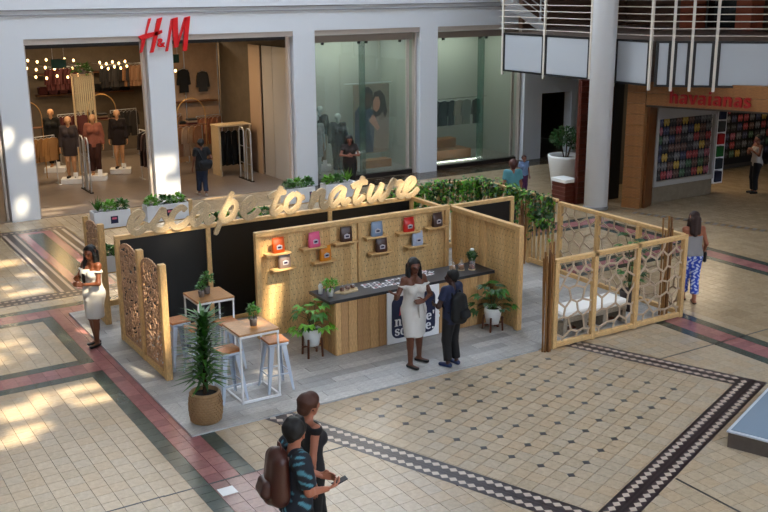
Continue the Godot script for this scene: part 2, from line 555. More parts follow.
var tile_cols := []
func floors() -> void:
	var slab := B.new().box(p(11, -0.11, 9), Vector3(44, 0.2, 50))
	var fl := struct("floor", slab, mat(Color(0.5, 0.44, 0.36), 0.6), "polished beige tile floor with pink and dark green bands")
	var rect := func(a, b2, c, d2): return PackedVector2Array([Vector2(a, c), Vector2(b2, c), Vector2(b2, d2), Vector2(a, d2)])
	var sq := PackedVector2Array([uv2xz(8.71, 3.62), uv2xz(13.93, 3.62), uv2xz(13.93, 9.6), uv2xz(8.71, 9.6)])
	var inner := PackedVector2Array([uv2xz(9.09, 4.0), uv2xz(13.58, 4.0), uv2xz(13.58, 9.6), uv2xz(9.09, 9.6)])
	var deck: PackedVector2Array = rect.call(4.02, 13.0, 11.18, 17.05)
	tile_cols = [
		[Color(0.72, 0.645, 0.545), Color(0.7, 0.63, 0.53), Color(0.735, 0.66, 0.56), Color(0.71, 0.645, 0.555), Color(0.725, 0.64, 0.53)],
		[Color(0.27, 0.31, 0.285), Color(0.25, 0.29, 0.265), Color(0.29, 0.33, 0.3)],
		[Color(0.62, 0.41, 0.41), Color(0.59, 0.39, 0.39), Color(0.65, 0.44, 0.43)],
		[Color(0.24, 0.17, 0.13), Color(0.2, 0.14, 0.11), Color(0.38, 0.32, 0.26)],
		[Color(0.62, 0.49, 0.48), Color(0.6, 0.46, 0.45), Color(0.57, 0.43, 0.42)],
		[Color(0.69, 0.6, 0.48), Color(0.67, 0.58, 0.46), Color(0.71, 0.62, 0.5)],
	]
	var mats := []
	for a in tile_cols:
		var row := []
		for c in a:
			row.append(mat(c, 0.22, mottle_tex, Vector3(2.5, 2.5, 2.5)))
		mats.append(row)
	var all := []  # [pixel area, polygon, tone, variant, whole]
	var skips: Array = [rect.call(4.18, 5.71, 18.48, 23.7), rect.call(-9, 6.6, 18.08, 18.48), rect.call(-9, 5.71, 23.7, 24.02)]
	for i in range(-24, 125):
		for j in range(-32, 76):
			var x := 3.53 + 0.2 * i
			var d := 9.9 + 0.2 * j
			var px := project(p(x + 0.1, 0, d + 0.1))
			if px.x < -260 or px.x > 1050 or px.y > 800 or px.y < 150:
				continue
			var t := tone(x + 0.1, d + 0.1)
			tile_into(all, rect.call(x, x + 0.2, d, d + 0.2), t, [deck, sq] + skips, [], px)
	for i in range(-1, 24):
		for j in range(-1, 29):
			var q: Array = [uv2xz(9.11 + 0.2 * i, 4.02 + 0.2 * j), uv2xz(9.31 + 0.2 * i, 4.02 + 0.2 * j), uv2xz(9.31 + 0.2 * i, 4.22 + 0.2 * j), uv2xz(9.11 + 0.2 * i, 4.22 + 0.2 * j)]
			var c: Vector2 = (q[0] + q[2]) * 0.5
			var px := project(p(c.x, 0, c.y))
			if px.x < -260 or px.x > 1050 or px.y > 800:
				continue
			tile_into(all, PackedVector2Array(q), 0, [deck], [inner], px)
	all.sort_custom(func(a, b): return a[0] > b[0])
	var rest := B.new()
	var flatten := Transform3D(Basis(Vector3(1, 0, 0), Vector3(0, 0, -1), Vector3(0, 1, 0)), Vector3.ZERO)
	for n in all.size():
		var a: Array = all[n]
		var cols: Array = tile_cols[a[2]]
		if n < 300:
			put(fl, "tile", B.new().prism(a[1], -0.012, 0.0, flatten), mats[a[2]][a[3] % cols.size()])
		else:
			rest.col(cols[a[3] % cols.size()].srgb_to_linear()).prism(a[1], -0.012, 0.0, flatten)
	var rm := mat(Color.WHITE, 0.22, mottle_tex, Vector3(2.5, 2.5, 2.5))
	rm.vertex_color_use_as_albedo = true
	tag(put(fl, "tiles", rest, rm), "", "", "", "stuff")
	# the joint that crosses the hall
	put(fl, "expansion_joint", B.new().box(p(4.4, 0.0005, 9.89), Vector3(2.4 * 1.02, 0.002, 0.025)).box(p(12.4, 0.0005, 9.87), Vector3(2.6, 0.002, 0.025)).box(p(2.4, 0.0005, 9.9), Vector3(1.6, 0.002, 0.025)), M.dark)
	put(fl, "expansion_joint", B.new().box(p(8.38, 0.0005, 6.2), Vector3(0.03, 0.002, 1.75)), M.dark)
	put(fl, "tile", B.new().box(p(3.845, 0.0015, 9.62), Vector3(0.19, 0.005, 0.18)), M.whitepaint)
	# inlaid border of the turned square: dark strips with two rows of pale lozenges
	var band := B.new()
	var lines := B.new()
	var loz := B.new()
	var xf := Transform3D(Basis(Vector3(cos(ROT), 0, -sin(ROT)), Vector3(-sin(ROT), 0, -cos(ROT)), Vector3.UP), Vector3.ZERO)
	var segs := [[8.71, 9.09, 3.62, 9.6, true], [13.58, 13.93, 4.0, 9.6, true], [9.09, 13.93, 3.62, 4.0, false]]
	for s in segs:
		band.prism(rect.call(s[0], s[1], s[2], s[3]), -0.012, 0.0, xf)
		var ln: float = (s[3] - s[2]) if s[4] else (s[1] - s[0])
		var wd: float = (s[1] - s[0]) if s[4] else (s[3] - s[2])
		for off in [0.02, 0.165, wd - 0.165, wd - 0.02]:
			var r: PackedVector2Array = rect.call(s[0] + off - 0.012, s[0] + off + 0.012, s[2], s[3]) if s[4] else rect.call(s[0], s[1], s[2] + off - 0.012, s[2] + off + 0.012)
			lines.prism(r, -0.004, 0.0006, xf)
		var k := 0.06
		while k < ln - 0.03:
			for off in [0.092, wd - 0.092]:
				var c: Vector2 = Vector2(s[0] + off, s[2] + k) if s[4] else Vector2(s[0] + k, s[2] + off)
				var w := Vector2(0.05, 0.06) if s[4] else Vector2(0.06, 0.05)
				loz.prism(PackedVector2Array([c + Vector2(w.x, 0), c + Vector2(0, w.y), c - Vector2(w.x, 0), c - Vector2(0, w.y)]), -0.004, 0.001, xf)
			k += 0.125
	put(fl, "border_band", band, mat(Color(0.22, 0.17, 0.18), 0.3, mottle_tex, Vector3(3, 3, 3)))
	put(fl, "border_line", lines, mat(Color(0.12, 0.07, 0.08), 0.3))
	tag(put(fl, "border_lozenges", loz, mat(Color(0.72, 0.66, 0.6), 0.3)), "", "", "", "stuff")
	# dark insets at every second tile corner
	var insm := mat(Color(0.12, 0.11, 0.1), 0.3)
	for i in 9:
		for j in 13:
			var c := uv2xz(9.71 + 0.4 * i, 4.62 + 0.4 * j)
			if c.y > 11.1 or not Geometry2D.is_point_in_polygon(c, inner):
				continue
			put(fl, "inset_tile", B.new().box(Vector3.ZERO, Vector3(0.08, 0.006, 0.08)), insm, p(c.x, -0.001, c.y), ROT + PI / 4)
	# the striped runner by the shop door and the toothed bands that end it
	var strip := func(a, b2, c, d2, col, y := 0.0): put(fl, "inlay_strip", B.new().box(p((a + b2) * 0.5, y - 0.006, (c + d2) * 0.5), Vector3(b2 - a, 0.012, d2 - c)), col)
	var brown: StandardMaterial3D = mat(Color(0.2, 0.13, 0.12), 0.3, mottle_tex, Vector3(3, 3, 3))
	var pale: StandardMaterial3D = mat(Color(0.74, 0.66, 0.58), 0.3, mottle_tex, Vector3(3, 3, 3))
	for s in [[4.18, 4.24, brown], [4.24, 4.31, pale], [4.31, 4.45, brown], [4.45, 4.51, pale], [4.51, 4.57, brown], [4.57, 4.76, mats[2][0]], [4.76, 5.13, mats[1][0]], [5.13, 5.32, mats[2][0]], [5.32, 5.38, brown], [5.38, 5.44, pale], [5.44, 5.58, brown], [5.58, 5.65, pale], [5.65, 5.71, brown]]:
		strip.call(s[0], s[1], 18.48, 23.5 if s[2] == mats[1][0] else 23.7, s[2])
	strip.call(4.76, 5.13, 23.5, 23.7, mats[2][0])
	strip.call(2.0, 6.6, 18.08, 18.48, brown)
	strip.call(2.0, 5.71, 23.7, 24.02, brown)
	var teeth := B.new()
	var xx := 2.1
	while xx < 6.6:
		for zz in [18.18, 18.38]:
			teeth.box(p(xx, 0.0, zz), Vector3(0.07, 0.003, 0.07))
		if xx < 5.65:
			teeth.box(p(xx, 0.0, 23.86), Vector3(0.07, 0.003, 0.09))
		xx += 0.125
	tag(put(fl, "inlay_teeth", teeth, pale), "", "", "", "stuff")
	var chain := B.new()
	for k in 26:
		var c := Vector2(18.3, 17.4).lerp(Vector2(19.9, 13.0), k / 25.0)
		chain.box(p(c.x, 0.0, c.y), Vector3(0.22, 0.003, 0.1), Basis(Vector3.UP, 0.37))
	tag(put(fl, "inlay_chain", chain, brown), "", "", "", "stuff")

func tile_into(all: Array, poly: PackedVector2Array, t: int, minus: Array, inside: Array, px: Vector2) -> void:
	var c := Vector2.ZERO
	for q in poly:
		c += q / 4.0
	for i in 4:
		poly[i] = poly[i] + (c - poly[i]) * 0.028
	var now := [poly]
	for m in minus:
		var nxt := []
		for q in now:
			for r in Geometry2D.clip_polygons(q, m):
				nxt.append(r)
		now = nxt
	for m in inside:
		var nxt := []
		for q in now:
			for r in Geometry2D.intersect_polygons(q, m):
				nxt.append(r)
		now = nxt
	for q in now:
		if q.size() < 3:
			continue
		var area := 0.0
		for i in q.size():
			area += q[i].cross(q[(i + 1) % q.size()])
		if absf(area) < 0.001:
			continue
		var on := px.x > -5 and px.x < 773 and px.y < 515
		var a := project(p(c.x - 0.1, 0, c.y))
		var b := project(p(c.x + 0.1, 0, c.y))
		all.append([(absf(b.x - a.x) * (px.y + 20.0) * absf(area)) if on else 0.0, q, t, rng.randi() % 30])
const FZ := 25.03

func slab(b: B, x0: float, x1: float, y0: float, y1: float, d0: float, d1: float) -> B:
	return b.box(p((x0 + x1) * 0.5, (y0 + y1) * 0.5, (d0 + d1) * 0.5), Vector3(x1 - x0, y1 - y0, d1 - d0))

func facade() -> void:
	var w := B.new()
	slab(w, -9, 21.7, 4.4, 13, FZ, FZ + 0.35)
	for q in [[-9.0, 1.2], [4.75, 5.43], [8.46, 9.13], [12.63, 13.3], [16.86, 17.5], [20.95, 21.7]]:
		slab(w, q[0], q[1], 0, 4.4, FZ, FZ + 0.35)
	slab(w, 21.7, 31, 2.15, 13, FZ, FZ + 0.35)
	slab(w, 23.0, 31, 0, 2.15, FZ, FZ + 0.35)
	struct("wall_far", w, M.white, "white rendered shop front with square piers")
	struct("trim_1", slab(slab(B.new(), -9, 21.7, 4.94, 4.975, FZ - 0.03, FZ), -9, 21.7, 5.06, 5.09, FZ - 0.05, FZ), mat(Color(0.62, 0.62, 0.63), 0.6), "grey moulded cornice above the shop openings")
	struct("trim_2", slab(B.new(), -9, 21.7, 5.09, 5.6, FZ - 0.06, FZ), M.white, "white fascia above the cornice")
	var beige := mat(Color(0.74, 0.69, 0.65), 0.5)
	var n := 3
	for q in [[1.2, 4.75], [5.43, 8.46], [9.13, 12.63], [13.3, 16.86], [17.5, 20.95]]:
		var t := B.new()
		slab(t, q[0], q[1], 4.26, 4.4, FZ + 0.03, FZ + 0.3)
		slab(t, q[0], q[0] + 0.05, 0, 4.24, FZ + 0.12, FZ + 0.3)
		if q[0] > 13.0:
			slab(t, q[1] - 0.3, q[1] - 0.2, 0, 4.24, FZ + 0.3, FZ + 0.36)
		slab(t, q[1] - 0.1, q[1] - 0.04, 0, 4.24, FZ + 0.14, FZ + 0.3)
		struct("trim_%d" % n, t, beige, "beige frame lining a shop opening")
		n += 1
	# the clothes shop behind the two doors
	var room := B.new()
	slab(room, 1.0, 13.1, 4.15, 4.35, FZ + 0.4, 35)
	struct("ceiling_shop", room, mat(Color(0.13, 0.12, 0.11), 0.8), "dark shop ceiling")
	struct("wall_shop", slab(slab(slab(B.new(), 1, 13.1, 0, 4.2, 34.8, 35), 12.9, 13.1, 0, 4.2, FZ + 0.36, 35), 0.8, 1.0, 0, 4.2, FZ + 0.36, 35), M.shopwall, "beige back wall of the clothes shop")
	struct("floor_shop", slab(B.new(), 1, 13.0, -0.1, 0.004, FZ + 0.1, 35), M.shopfloor, "brown polished floor of the clothes shop")
	# display windows
	for q in [[13.3, 16.86], [17.5, 20.95]]:
		var r := B.new()
		slab(r, q[0] - 0.1, q[1] + 0.3, 0, 4.4, 27.3, 27.45)
		slab(r, q[0] - 0.15, q[0], 0, 4.4, FZ + 0.36, 27.3)
		slab(r, q[1], q[1] + 0.15, 0, 4.4, FZ + 0.36, 27.3)
		slab(r, q[0] - 0.15, q[1] + 0.15, 4.4, 4.5, FZ + 0.36, 27.4)
		struct("wall_display", r, M.olive, "olive grey lining of a shop window display")
		struct("floor_display", slab(B.new(), q[0], q[1], 0, 0.12, FZ + 0.3, 27.3), mat(Color(0.5, 0.48, 0.45), 0.4), "raised floor of a shop window display")
		var nm := 1 if q[0] < 15 else 2
		var win := Node3D.new()
		win.name = "window_%d" % nm
		add_child(win)
		tag(win, "tall frameless shop window with a green glass fin", "", "", "structure")
		var mid: float = q[0] + (1.75 if nm == 1 else 1.95)
		put(win, "pane", slab(B.new(), q[0] + 0.06, mid - 0.01, 0.13, 4.05, FZ + 0.2, FZ + 0.215), M.glass)
		put(win, "pane", slab(B.new(), mid + 0.01, q[1] - 0.32, 0.13, 4.05, FZ + 0.2, FZ + 0.215), M.glass)
		put(win, "glass_fin", slab(B.new(), mid - 0.01, mid + 0.01, 0.13, 4.2, FZ + 0.22, FZ + 0.55), M.greenglass)
		for xx in [q[0] + 0.35, mid - 0.2, mid + 0.05, q[1] - 0.6]:
			put(win, "clamp", slab(B.new(), xx - 0.03, xx + 0.03, 3.98, 4.22, FZ + 0.17, FZ + 0.24), M.dark)
		put(win, "sill_rail", slab(B.new(), q[0], q[1] - 0.2, 0.0, 0.13, FZ + 0.12, FZ + 0.3), mat(Color(0.16, 0.13, 0.12), 0.4))
		put(win, "head_rail", slab(B.new(), q[0], q[1] - 0.2, 4.05, 4.24, FZ + 0.14, FZ + 0.26), mat(Color(0.55, 0.5, 0.46), 0.4))
		area_lamp("display_lamp", "flush ceiling lamp inside the %s shop window" % ("couple poster" if nm == 1 else "hanging jumpers"), p((q[0] + q[1]) * 0.5, 4.33, 26.4), Vector2(2.2, 0.5), 3.6, Color(0.93, 1.0, 0.95))
	# entrance recess to the right of the last pier
	struct("wall_recess", slab(slab(slab(slab(B.new(), 21.6, 25, 0, 3.2, 30.0, 30.2), 21.6, 21.7, 0, 3.2, FZ + 0.35, 30), 21.6, 25, 2.6, 2.8, FZ + 0.35, 30), 24.9, 25, 0, 3.2, FZ + 0.35, 30), mat(Color(0.44, 0.39, 0.34), 0.7), "brown painted walls inside a side entrance")

func area_lamp(called: String, label: String, at: Vector3, size: Vector2, energy: float, col := Color(1, 0.95, 0.88), down := Vector3.DOWN) -> void:
	var t := thing(called, label, "lamp", at)
	put(t, "housing", B.new().box(Vector3(0, 0.03, 0), Vector3(size.x + 0.06, 0.06, size.y + 0.06)), M.whitepaint)
	put(t, "diffuser", B.new().box(Vector3(0, -0.004, 0), Vector3(size.x, 0.008, size.y)), glow(col, 1.5))
	var l := AreaLight3D.new()
	l.name = "light"
	l.area_size = size
	l.light_energy = energy
	l.light_color = col
	l.shadow_enabled = true
	l.area_range = 20.0
	t.add_child(l)
	l.position = Vector3(0, -0.03, 0)
	l.rotation.x = -PI / 2
func frame_beam(parent: Node, a: Vector3, b: Vector3, w: float, h: float) -> void:
	# a sawn timber with softened edges, grain along its length
	var dir := (b - a).normalized()
	var m: Material = M.wood
	if absf(dir.x) > 0.7: m = M.wood_x
	elif absf(dir.z) > 0.7: m = M.wood_z
	var s: Vector3
	if absf(dir.y) > 0.7: s = Vector3(w, (b - a).length(), w)
	elif absf(dir.x) > 0.7: s = Vector3((b - a).length(), h, w)
	else: s = Vector3(w, h, (b - a).length())
	put(parent, "post" if absf(dir.y) > 0.7 else "rail", B.new().bev((a + b) * 0.5, s, 0.006), m)

func stall() -> void:
	# raised floor of grey planks
	var deck := thing("deck", "low stall floor of pale grey wood-look planks", "floor deck")
	put(deck, "base", slab(B.new(), 4.02, 13.0, 0, 0.018, 11.17, 17.06), mat(Color(0.7, 0.7, 0.7), 0.7))
	var pm := []
	for k in 5:
		pm.append(mat(Color(0.8, 0.81, 0.82).lerp(Color(0.68, 0.69, 0.7), k / 4.0), 0.45, grain_tex, Vector3(0.5, 4, 3 + k)))
	var row := 0
	var d := 11.17
	while d < 17.05:
		var x := 4.02 - fmod(row * 0.47, 1.28)
		while x < 13.0:
			var xa := maxf(x, 4.02)
			var xb := minf(x + 1.278, 13.0)
			var hidden := (xa > 6.5 and xb < 9.8 and d > 14.1 and d < 16.6) or (xa > 4.6 and xb < 9.8 and d > 15.3 and d < 16.4)
			if xb - xa > 0.05 and not hidden:
				put(deck, "plank", slab(B.new(), xa, xb - 0.003, 0.018, 0.024, d, minf(d + 0.182, 17.06)), pm[rng.randi() % 5])
			x += 1.28
		d += 0.185
		row += 1

	# black board wall with the script lettering on top
	var bw := thing("blackboard_wall", "long black panel wall in a pine frame carrying the script lettering", "partition wall")
	for x in [4.42, 5.95, 8.27, 10.02]:
		frame_beam(bw, p(x, 0.024, 15.17), p(x, 1.7, 15.17), 0.08, 0.08)
	frame_beam(bw, p(4.38, 1.735, 15.17), p(10.06, 1.735, 15.17), 0.09, 0.07)
	frame_beam(bw, p(4.46, 0.06, 15.17), p(9.98, 0.06, 15.17), 0.08, 0.07)
	for s in [[4.46, 5.91], [5.99, 8.23], [8.31, 9.98]]:
		put(bw, "panel", slab(B.new(), s[0], s[1], 0.095, 1.7, 15.16, 15.19), M.blackboard)
	frame_beam(bw, p(10.02, 1.735, 15.12), p(10.02, 1.735, 14.06), 0.08, 0.07)

	# pegboard display wall
	var pw := thing("pegboard_wall", "pine pegboard display wall with small shelves of product bags", "partition wall")
	for x in [6.31, 8.2, 10.0]:
		frame_beam(pw, p(x, 0.024, 14.0), p(x, 1.73, 14.0), 0.085, 0.085)
	frame_beam(pw, p(6.27, 1.77, 14.0), p(10.05, 1.77, 14.0), 0.1, 0.08)
	peg_panel(pw, 6.355, 8.155, 0.03, 1.73, true, 14.015)
	peg_panel(pw, 8.245, 9.955, 0.03, 1.73, true, 14.015)

	# side wall at right angles to it
	var sw := thing("side_partition", "short pine pegboard partition beside the potted monstera", "partition wall")
	for dd in [13.0, 12.07]:
		frame_beam(sw, p(10.1, 0.024, dd), p(10.1, 1.72, dd), 0.1, 0.1)
	frame_beam(sw, p(10.1, 1.76, 13.94), p(10.1, 1.76, 12.02), 0.1, 0.08)
	peg_panel(sw, 12.12, 12.95, 0.03, 1.72, false, 10.115)
	peg_panel(sw, 13.05, 13.94, 0.03, 1.72, false, 10.115)

	# black panel beyond
	var ew := thing("blackboard_screen", "short black panel in a pine frame behind the side partition", "partition wall")
	for x in [10.2, 11.48]:
		frame_beam(ew, p(x, 0.024, 14.0), p(x, 1.73, 14.0), 0.08, 0.08)
	frame_beam(ew, p(10.1, 1.765, 14.0), p(11.52, 1.765, 14.0), 0.08, 0.07)
	put(ew, "panel", slab(B.new(), 10.24, 11.44, 0.03, 1.73, 13.99, 14.02), M.blackboard)

	# counter
	var ct := thing("counter", "pallet-wood serving counter with a dark slate top", "counter")
	var k := 0
	var x := 6.95
	while x < 9.93:
		var wd := 0.1 + 0.03 * ((k * 7) % 3)
		var x2 := minf(x + wd, 9.93)
		put(ct, "plank", B.new().bev(p((x + x2) * 0.5, 0.46, 12.63 + 0.003 * ((k * 5) % 3)), Vector3(x2 - x - 0.004, 0.86, 0.025), 0.003), M.pallet[(k * 3 + k / 4) % 5])
		x = x2
		k += 1
	var dd := 12.65
	while dd < 13.2:
		put(ct, "plank", B.new().bev(p(6.96, 0.46, dd + 0.055), Vector3(0.025, 0.86, 0.106), 0.003), M.pallet[(k * 2) % 4])
		put(ct, "plank", B.new().bev(p(9.92, 0.46, dd + 0.055), Vector3(0.025, 0.86, 0.106), 0.003), M.pallet[(k * 2) % 4])
		dd += 0.11
		k += 1
	put(ct, "worktop", B.new().bev(p(8.435, 0.91, 12.94), Vector3(3.19, 0.05, 0.66), 0.006), M.slate)

	counter_sign()
	letters()
	shelves()
	screens()
	hex_fence()
	back_fence()

func peg_panel(parent: Node, a: float, b: float, y0: float, y1: float, along_x: bool, at: float) -> void:
	var n := int(round((b - a) / 0.125))
	var w := (b - a) / n
	for i in n:
		var c := a + w * (i + 0.5)
		var pos := p(c, (y0 + y1) * 0.5, at) if along_x else p(at, (y0 + y1) * 0.5, c)
		var sz := Vector3(w - 0.002, y1 - y0, 0.02) if along_x else Vector3(0.02, y1 - y0, w - 0.002)
		put(parent, "board", B.new().box(pos, sz), M.peg[(i * 5 + i / 3 + int(a * 3)) % 4])
	var holes := B.new()
	var y := y0 + 0.1
	var r := 0
	while y < y1 - 0.05:
		var c := a + 0.05 + 0.045 * (r % 2)
		while c < b - 0.03:
			var q := p(c, y, at - 0.011) if along_x else p(at - 0.011, y, c)
			holes.box(q, Vector3(0.011, 0.011, 0.002) if along_x else Vector3(0.002, 0.011, 0.011))
			c += 0.09
		y += 0.09
		r += 1
	tag(put(parent, "peg_holes", holes, M.peghole), "", "", "", "stuff")

func counter_sign() -> void:
	var t := thing("counter_sign", "navy and white framed brand sign on the counter front", "sign", p(8.36, 0.47, 12.585))
	put(t, "board", B.new().bev(Vector3(0, 0, 0), Vector3(1.0, 0.86, 0.025), 0.004), M.paper)
	var poly := PackedVector2Array()
	for c in [[0.3, 0.23, 0.0], [-0.3, 0.23, 90.0], [-0.3, -0.23, 180.0], [0.3, -0.23, 270.0]]:
		for i in 5:
			var a := deg_to_rad(c[2] + 22.5 * i)
			poly.append(Vector2(c[0] + 0.12 * cos(a), c[1] + 0.12 * sin(a)))
	var pn := put(t, "panel", B.new().prism(poly, 0.012, 0.017), M.navy)
	var sw := B.new()
	sw.prism(PackedVector2Array([Vector2(-0.17, 0.2), Vector2(0.08, 0.24), Vector2(0.14, 0.3), Vector2(0.1, 0.34), Vector2(-0.08, 0.29), Vector2(-0.16, 0.26)]), 0.017, 0.021)
	put(pn, "red_swash", sw, mat(Color(0.75, 0.04, 0.06), 0.4))
	put(pn, "badge", B.new().prism(PackedVector2Array([Vector2(-0.28, 0.03), Vector2(-0.1, 0.07), Vector2(-0.1, 0.2), Vector2(-0.26, 0.17)]), 0.017, 0.022), mat(Color(0.78, 0.12, 0.2), 0.4))
	var rows := [["nature's", -0.07], ["source.", -0.23]]
	for r in rows:
		put(pn, "lettering", textmesh(r[0], 0.21, 0.008, true, true, true), M.paper, Vector3(-0.37, r[1], 0.02))

func spline(pts: Array, n := 7) -> Array:
	var out := []
	for i in pts.size() - 1:
		var a: Vector2 = pts[maxi(i - 1, 0)]
		var b: Vector2 = pts[i]
		var c: Vector2 = pts[i + 1]
		var d: Vector2 = pts[mini(i + 2, pts.size() - 1)]
		for k in n:
			out.append(b.cubic_interpolate(c, a, d, float(k) / n))
	out.append(pts[-1])
	return out

func letters() -> void:
	var g := {
		"e": [[0.02, 0.3, 0.45, 0.48, 0.74, 0.82, 0.6, 1.0, 0.3, 0.78, 0.16, 0.36, 0.34, 0.06, 0.68, 0.12, 1.0, 0.42]],
		"s": [[-0.1, 0.12, 0.3, 0.55, 0.62, 0.98, 0.66, 0.66, 0.8, 0.36, 0.62, 0.05, 0.28, 0.06, 0.1, 0.2]],
		"c": [[0.85, 0.8, 0.66, 0.98, 0.3, 0.75, 0.14, 0.36, 0.32, 0.06, 0.68, 0.14, 1.05, 0.45]],
		"a": [[0.9, 0.85, 0.66, 0.98, 0.28, 0.72, 0.12, 0.3, 0.28, 0.06, 0.6, 0.35, 0.95, 0.95], [0.95, 0.95, 0.8, 0.45, 0.86, 0.07, 1.2, 0.35]],
		"p": [[1.12, 1.45, 0.66, 0.5, 0.16, -0.58], [0.42, 0.15, 0.8, 0.78, 1.12, 0.95, 1.24, 0.68, 1.02, 0.2, 0.66, 0.05, 0.4, 0.18]],
		"t": [[0.82, 1.42, 0.5, 0.8, 0.28, 0.22, 0.42, 0.06, 0.85, 0.38], [0.12, 0.9, 0.5, 1.08, 1.02, 1.1]],
		"o": [[0.66, 0.98, 0.26, 0.7, 0.14, 0.28, 0.36, 0.05, 0.76, 0.3, 0.88, 0.75, 0.66, 0.98], [0.74, 0.66, 1.15, 0.72]],
		"n": [[0.4, 0.95, 0.08, 0.05], [0.16, 0.25, 0.55, 0.82, 0.82, 0.9, 0.72, 0.35, 0.84, 0.06, 1.15, 0.32]],
		"u": [[0.4, 0.95, 0.16, 0.28, 0.34, 0.05, 0.7, 0.42, 0.98, 0.95], [0.98, 0.95, 0.76, 0.28, 0.9, 0.05, 1.2, 0.35]],
		"r": [[-0.05, 0.15, 0.42, 1.0, 0.52, 0.8, 0.9, 0.84, 0.68, 0.32, 0.84, 0.06, 1.15, 0.32]],
	}
	var word := [["e", 4.57], ["s", 4.96], ["c", 5.26], ["a", 5.62], ["p", 6.0], ["e", 6.52], ["t", 7.02], ["o", 7.33], ["n", 7.82], ["a", 8.22], ["t", 8.66], ["u", 9.0], ["r", 9.44], ["e", 9.78]]
	var t := thing("script_sign", "plywood script lettering reading escape to nature on the black wall", "sign", p(0, 1.775, 15.12))
	var i := 0
	for w in word:
		var b := B.new()
		var k := 0
		for s in g[w[0]]:
			var pts := []
			for q in range(0, s.size(), 2):
				pts.append(Vector2(w[1] + s[q] * 0.37, s[q + 1] * 0.345))
			b.ribbon(spline(pts), 0.094 if w[0] != "p" or k > 0 else 0.086, -0.02 - 0.002 * k, 0.022 + 0.004 * k + 0.001 * (i % 2), Transform3D())
			k += 1
		put(t, "letter", b, M.ply)
		i += 1

func shelves() -> void:
	var spots := [[6.61, 1.46], [7.26, 1.46], [7.86, 1.47], [6.71, 1.19], [7.46, 1.2], [8.46, 1.48], [9.11, 1.47], [9.71, 1.48], [8.55, 1.19], [9.29, 1.2]]
	var looks := [["orange", Color(0.75, 0.3, 0.05), "upper left"], ["pink", Color(0.85, 0.35, 0.5), "upper middle of the left panel"], ["dark brown", Color(0.22, 0.11, 0.06), "upper right of the left panel"], ["grey and brown", Color(0.5, 0.42, 0.38), "lower left"], ["yellow", Color(0.8, 0.48, 0.06), "lower right of the left panel"], ["pale blue", Color(0.45, 0.52, 0.62), "upper left of the right panel"], ["red", Color(0.72, 0.1, 0.06), "upper middle of the right panel"], ["brown and grey", Color(0.24, 0.16, 0.14), "upper right by the corner"], ["chocolate brown", Color(0.26, 0.13, 0.09), "lower left of the right panel"], ["white and blue", Color(0.62, 0.66, 0.74), "lower right of the right panel"]]
	for i in spots.size():
		var s: Array = spots[i]
		var l: Array = looks[i]
		var t := thing("wall_shelf", "small pine shelf under the %s bag, %s" % [l[0], l[2]], "shelf", p(s[0], s[1], 13.97), 0, "small shelves on the pegboard wall")
		put(t, "board", B.new().bev(Vector3(0, -0.016, 0.08), Vector3(0.44, 0.032, 0.15), 0.005), M.wood_x)
		put(t, "bracket", B.new().bev(Vector3(-0.17, -0.054, 0.05), Vector3(0.03, 0.045, 0.08), 0.003), M.wood)
		put(t, "bracket", B.new().bev(Vector3(0.17, -0.054, 0.05), Vector3(0.03, 0.045, 0.08), 0.003), M.wood)
		product_bag(p(s[0] + 0.02, s[1], 13.89), l[1], "%s product bag standing on a small pegboard shelf" % l[0], i)

func product_bag(at: Vector3, c: Color, label: String, i: int) -> void:
	var t := thing("product_bag", label, "bag", at, 0.12 * sin(i * 2.1), "product bags on the pegboard shelves")
	var b := B.new()
	# a pouch: oval foot, flat folded top
	var w := 0.112
	var rings := []
	for r in [[0.0, 0.95, 0.045], [0.02, 1.0, 0.05], [0.14, 0.98, 0.042], [0.2, 0.96, 0.02], [0.215, 0.95, 0.008], [0.25, 0.93, 0.006]]:
		var ring := []
		for k in 12:
			var a := TAU * k / 12
			ring.append(Vector3(w * r[1] * signf(cos(a)) * pow(absf(cos(a)), 0.6), r[0], r[2] * signf(sin(a)) * pow(absf(sin(a)), 0.7)))
		rings.append(ring)
	b.smooth()
	for k in rings.size() - 1:
		for j in 12:
			var j2 := (j + 1) % 12
			b.quad_out(rings[k][j], rings[k + 1][j], rings[k + 1][j2], rings[k][j2], rings[k][j] + rings[k][j2])
	b.flat()
	for j in range(1, 11):
		b.tri(rings[5][0], rings[5][j], rings[5][j + 1])
	put(t, "pouch", b, mat(c, 0.35))
	var lb := put(t, "label", B.new().prism(PackedVector2Array([Vector2(-0.045, 0.06), Vector2(0.045, 0.06), Vector2(0.05, 0.12), Vector2(0.0, 0.14), Vector2(-0.05, 0.12)]), 0.044, 0.053), mat(Color(0.74, 0.72, 0.74), 0.5))
	put(lb, "logo", B.new().box(Vector3(0, 0.095, 0.0535), Vector3(0.06, 0.03, 0.004)), mat(Color(0.14, 0.1, 0.24), 0.5))

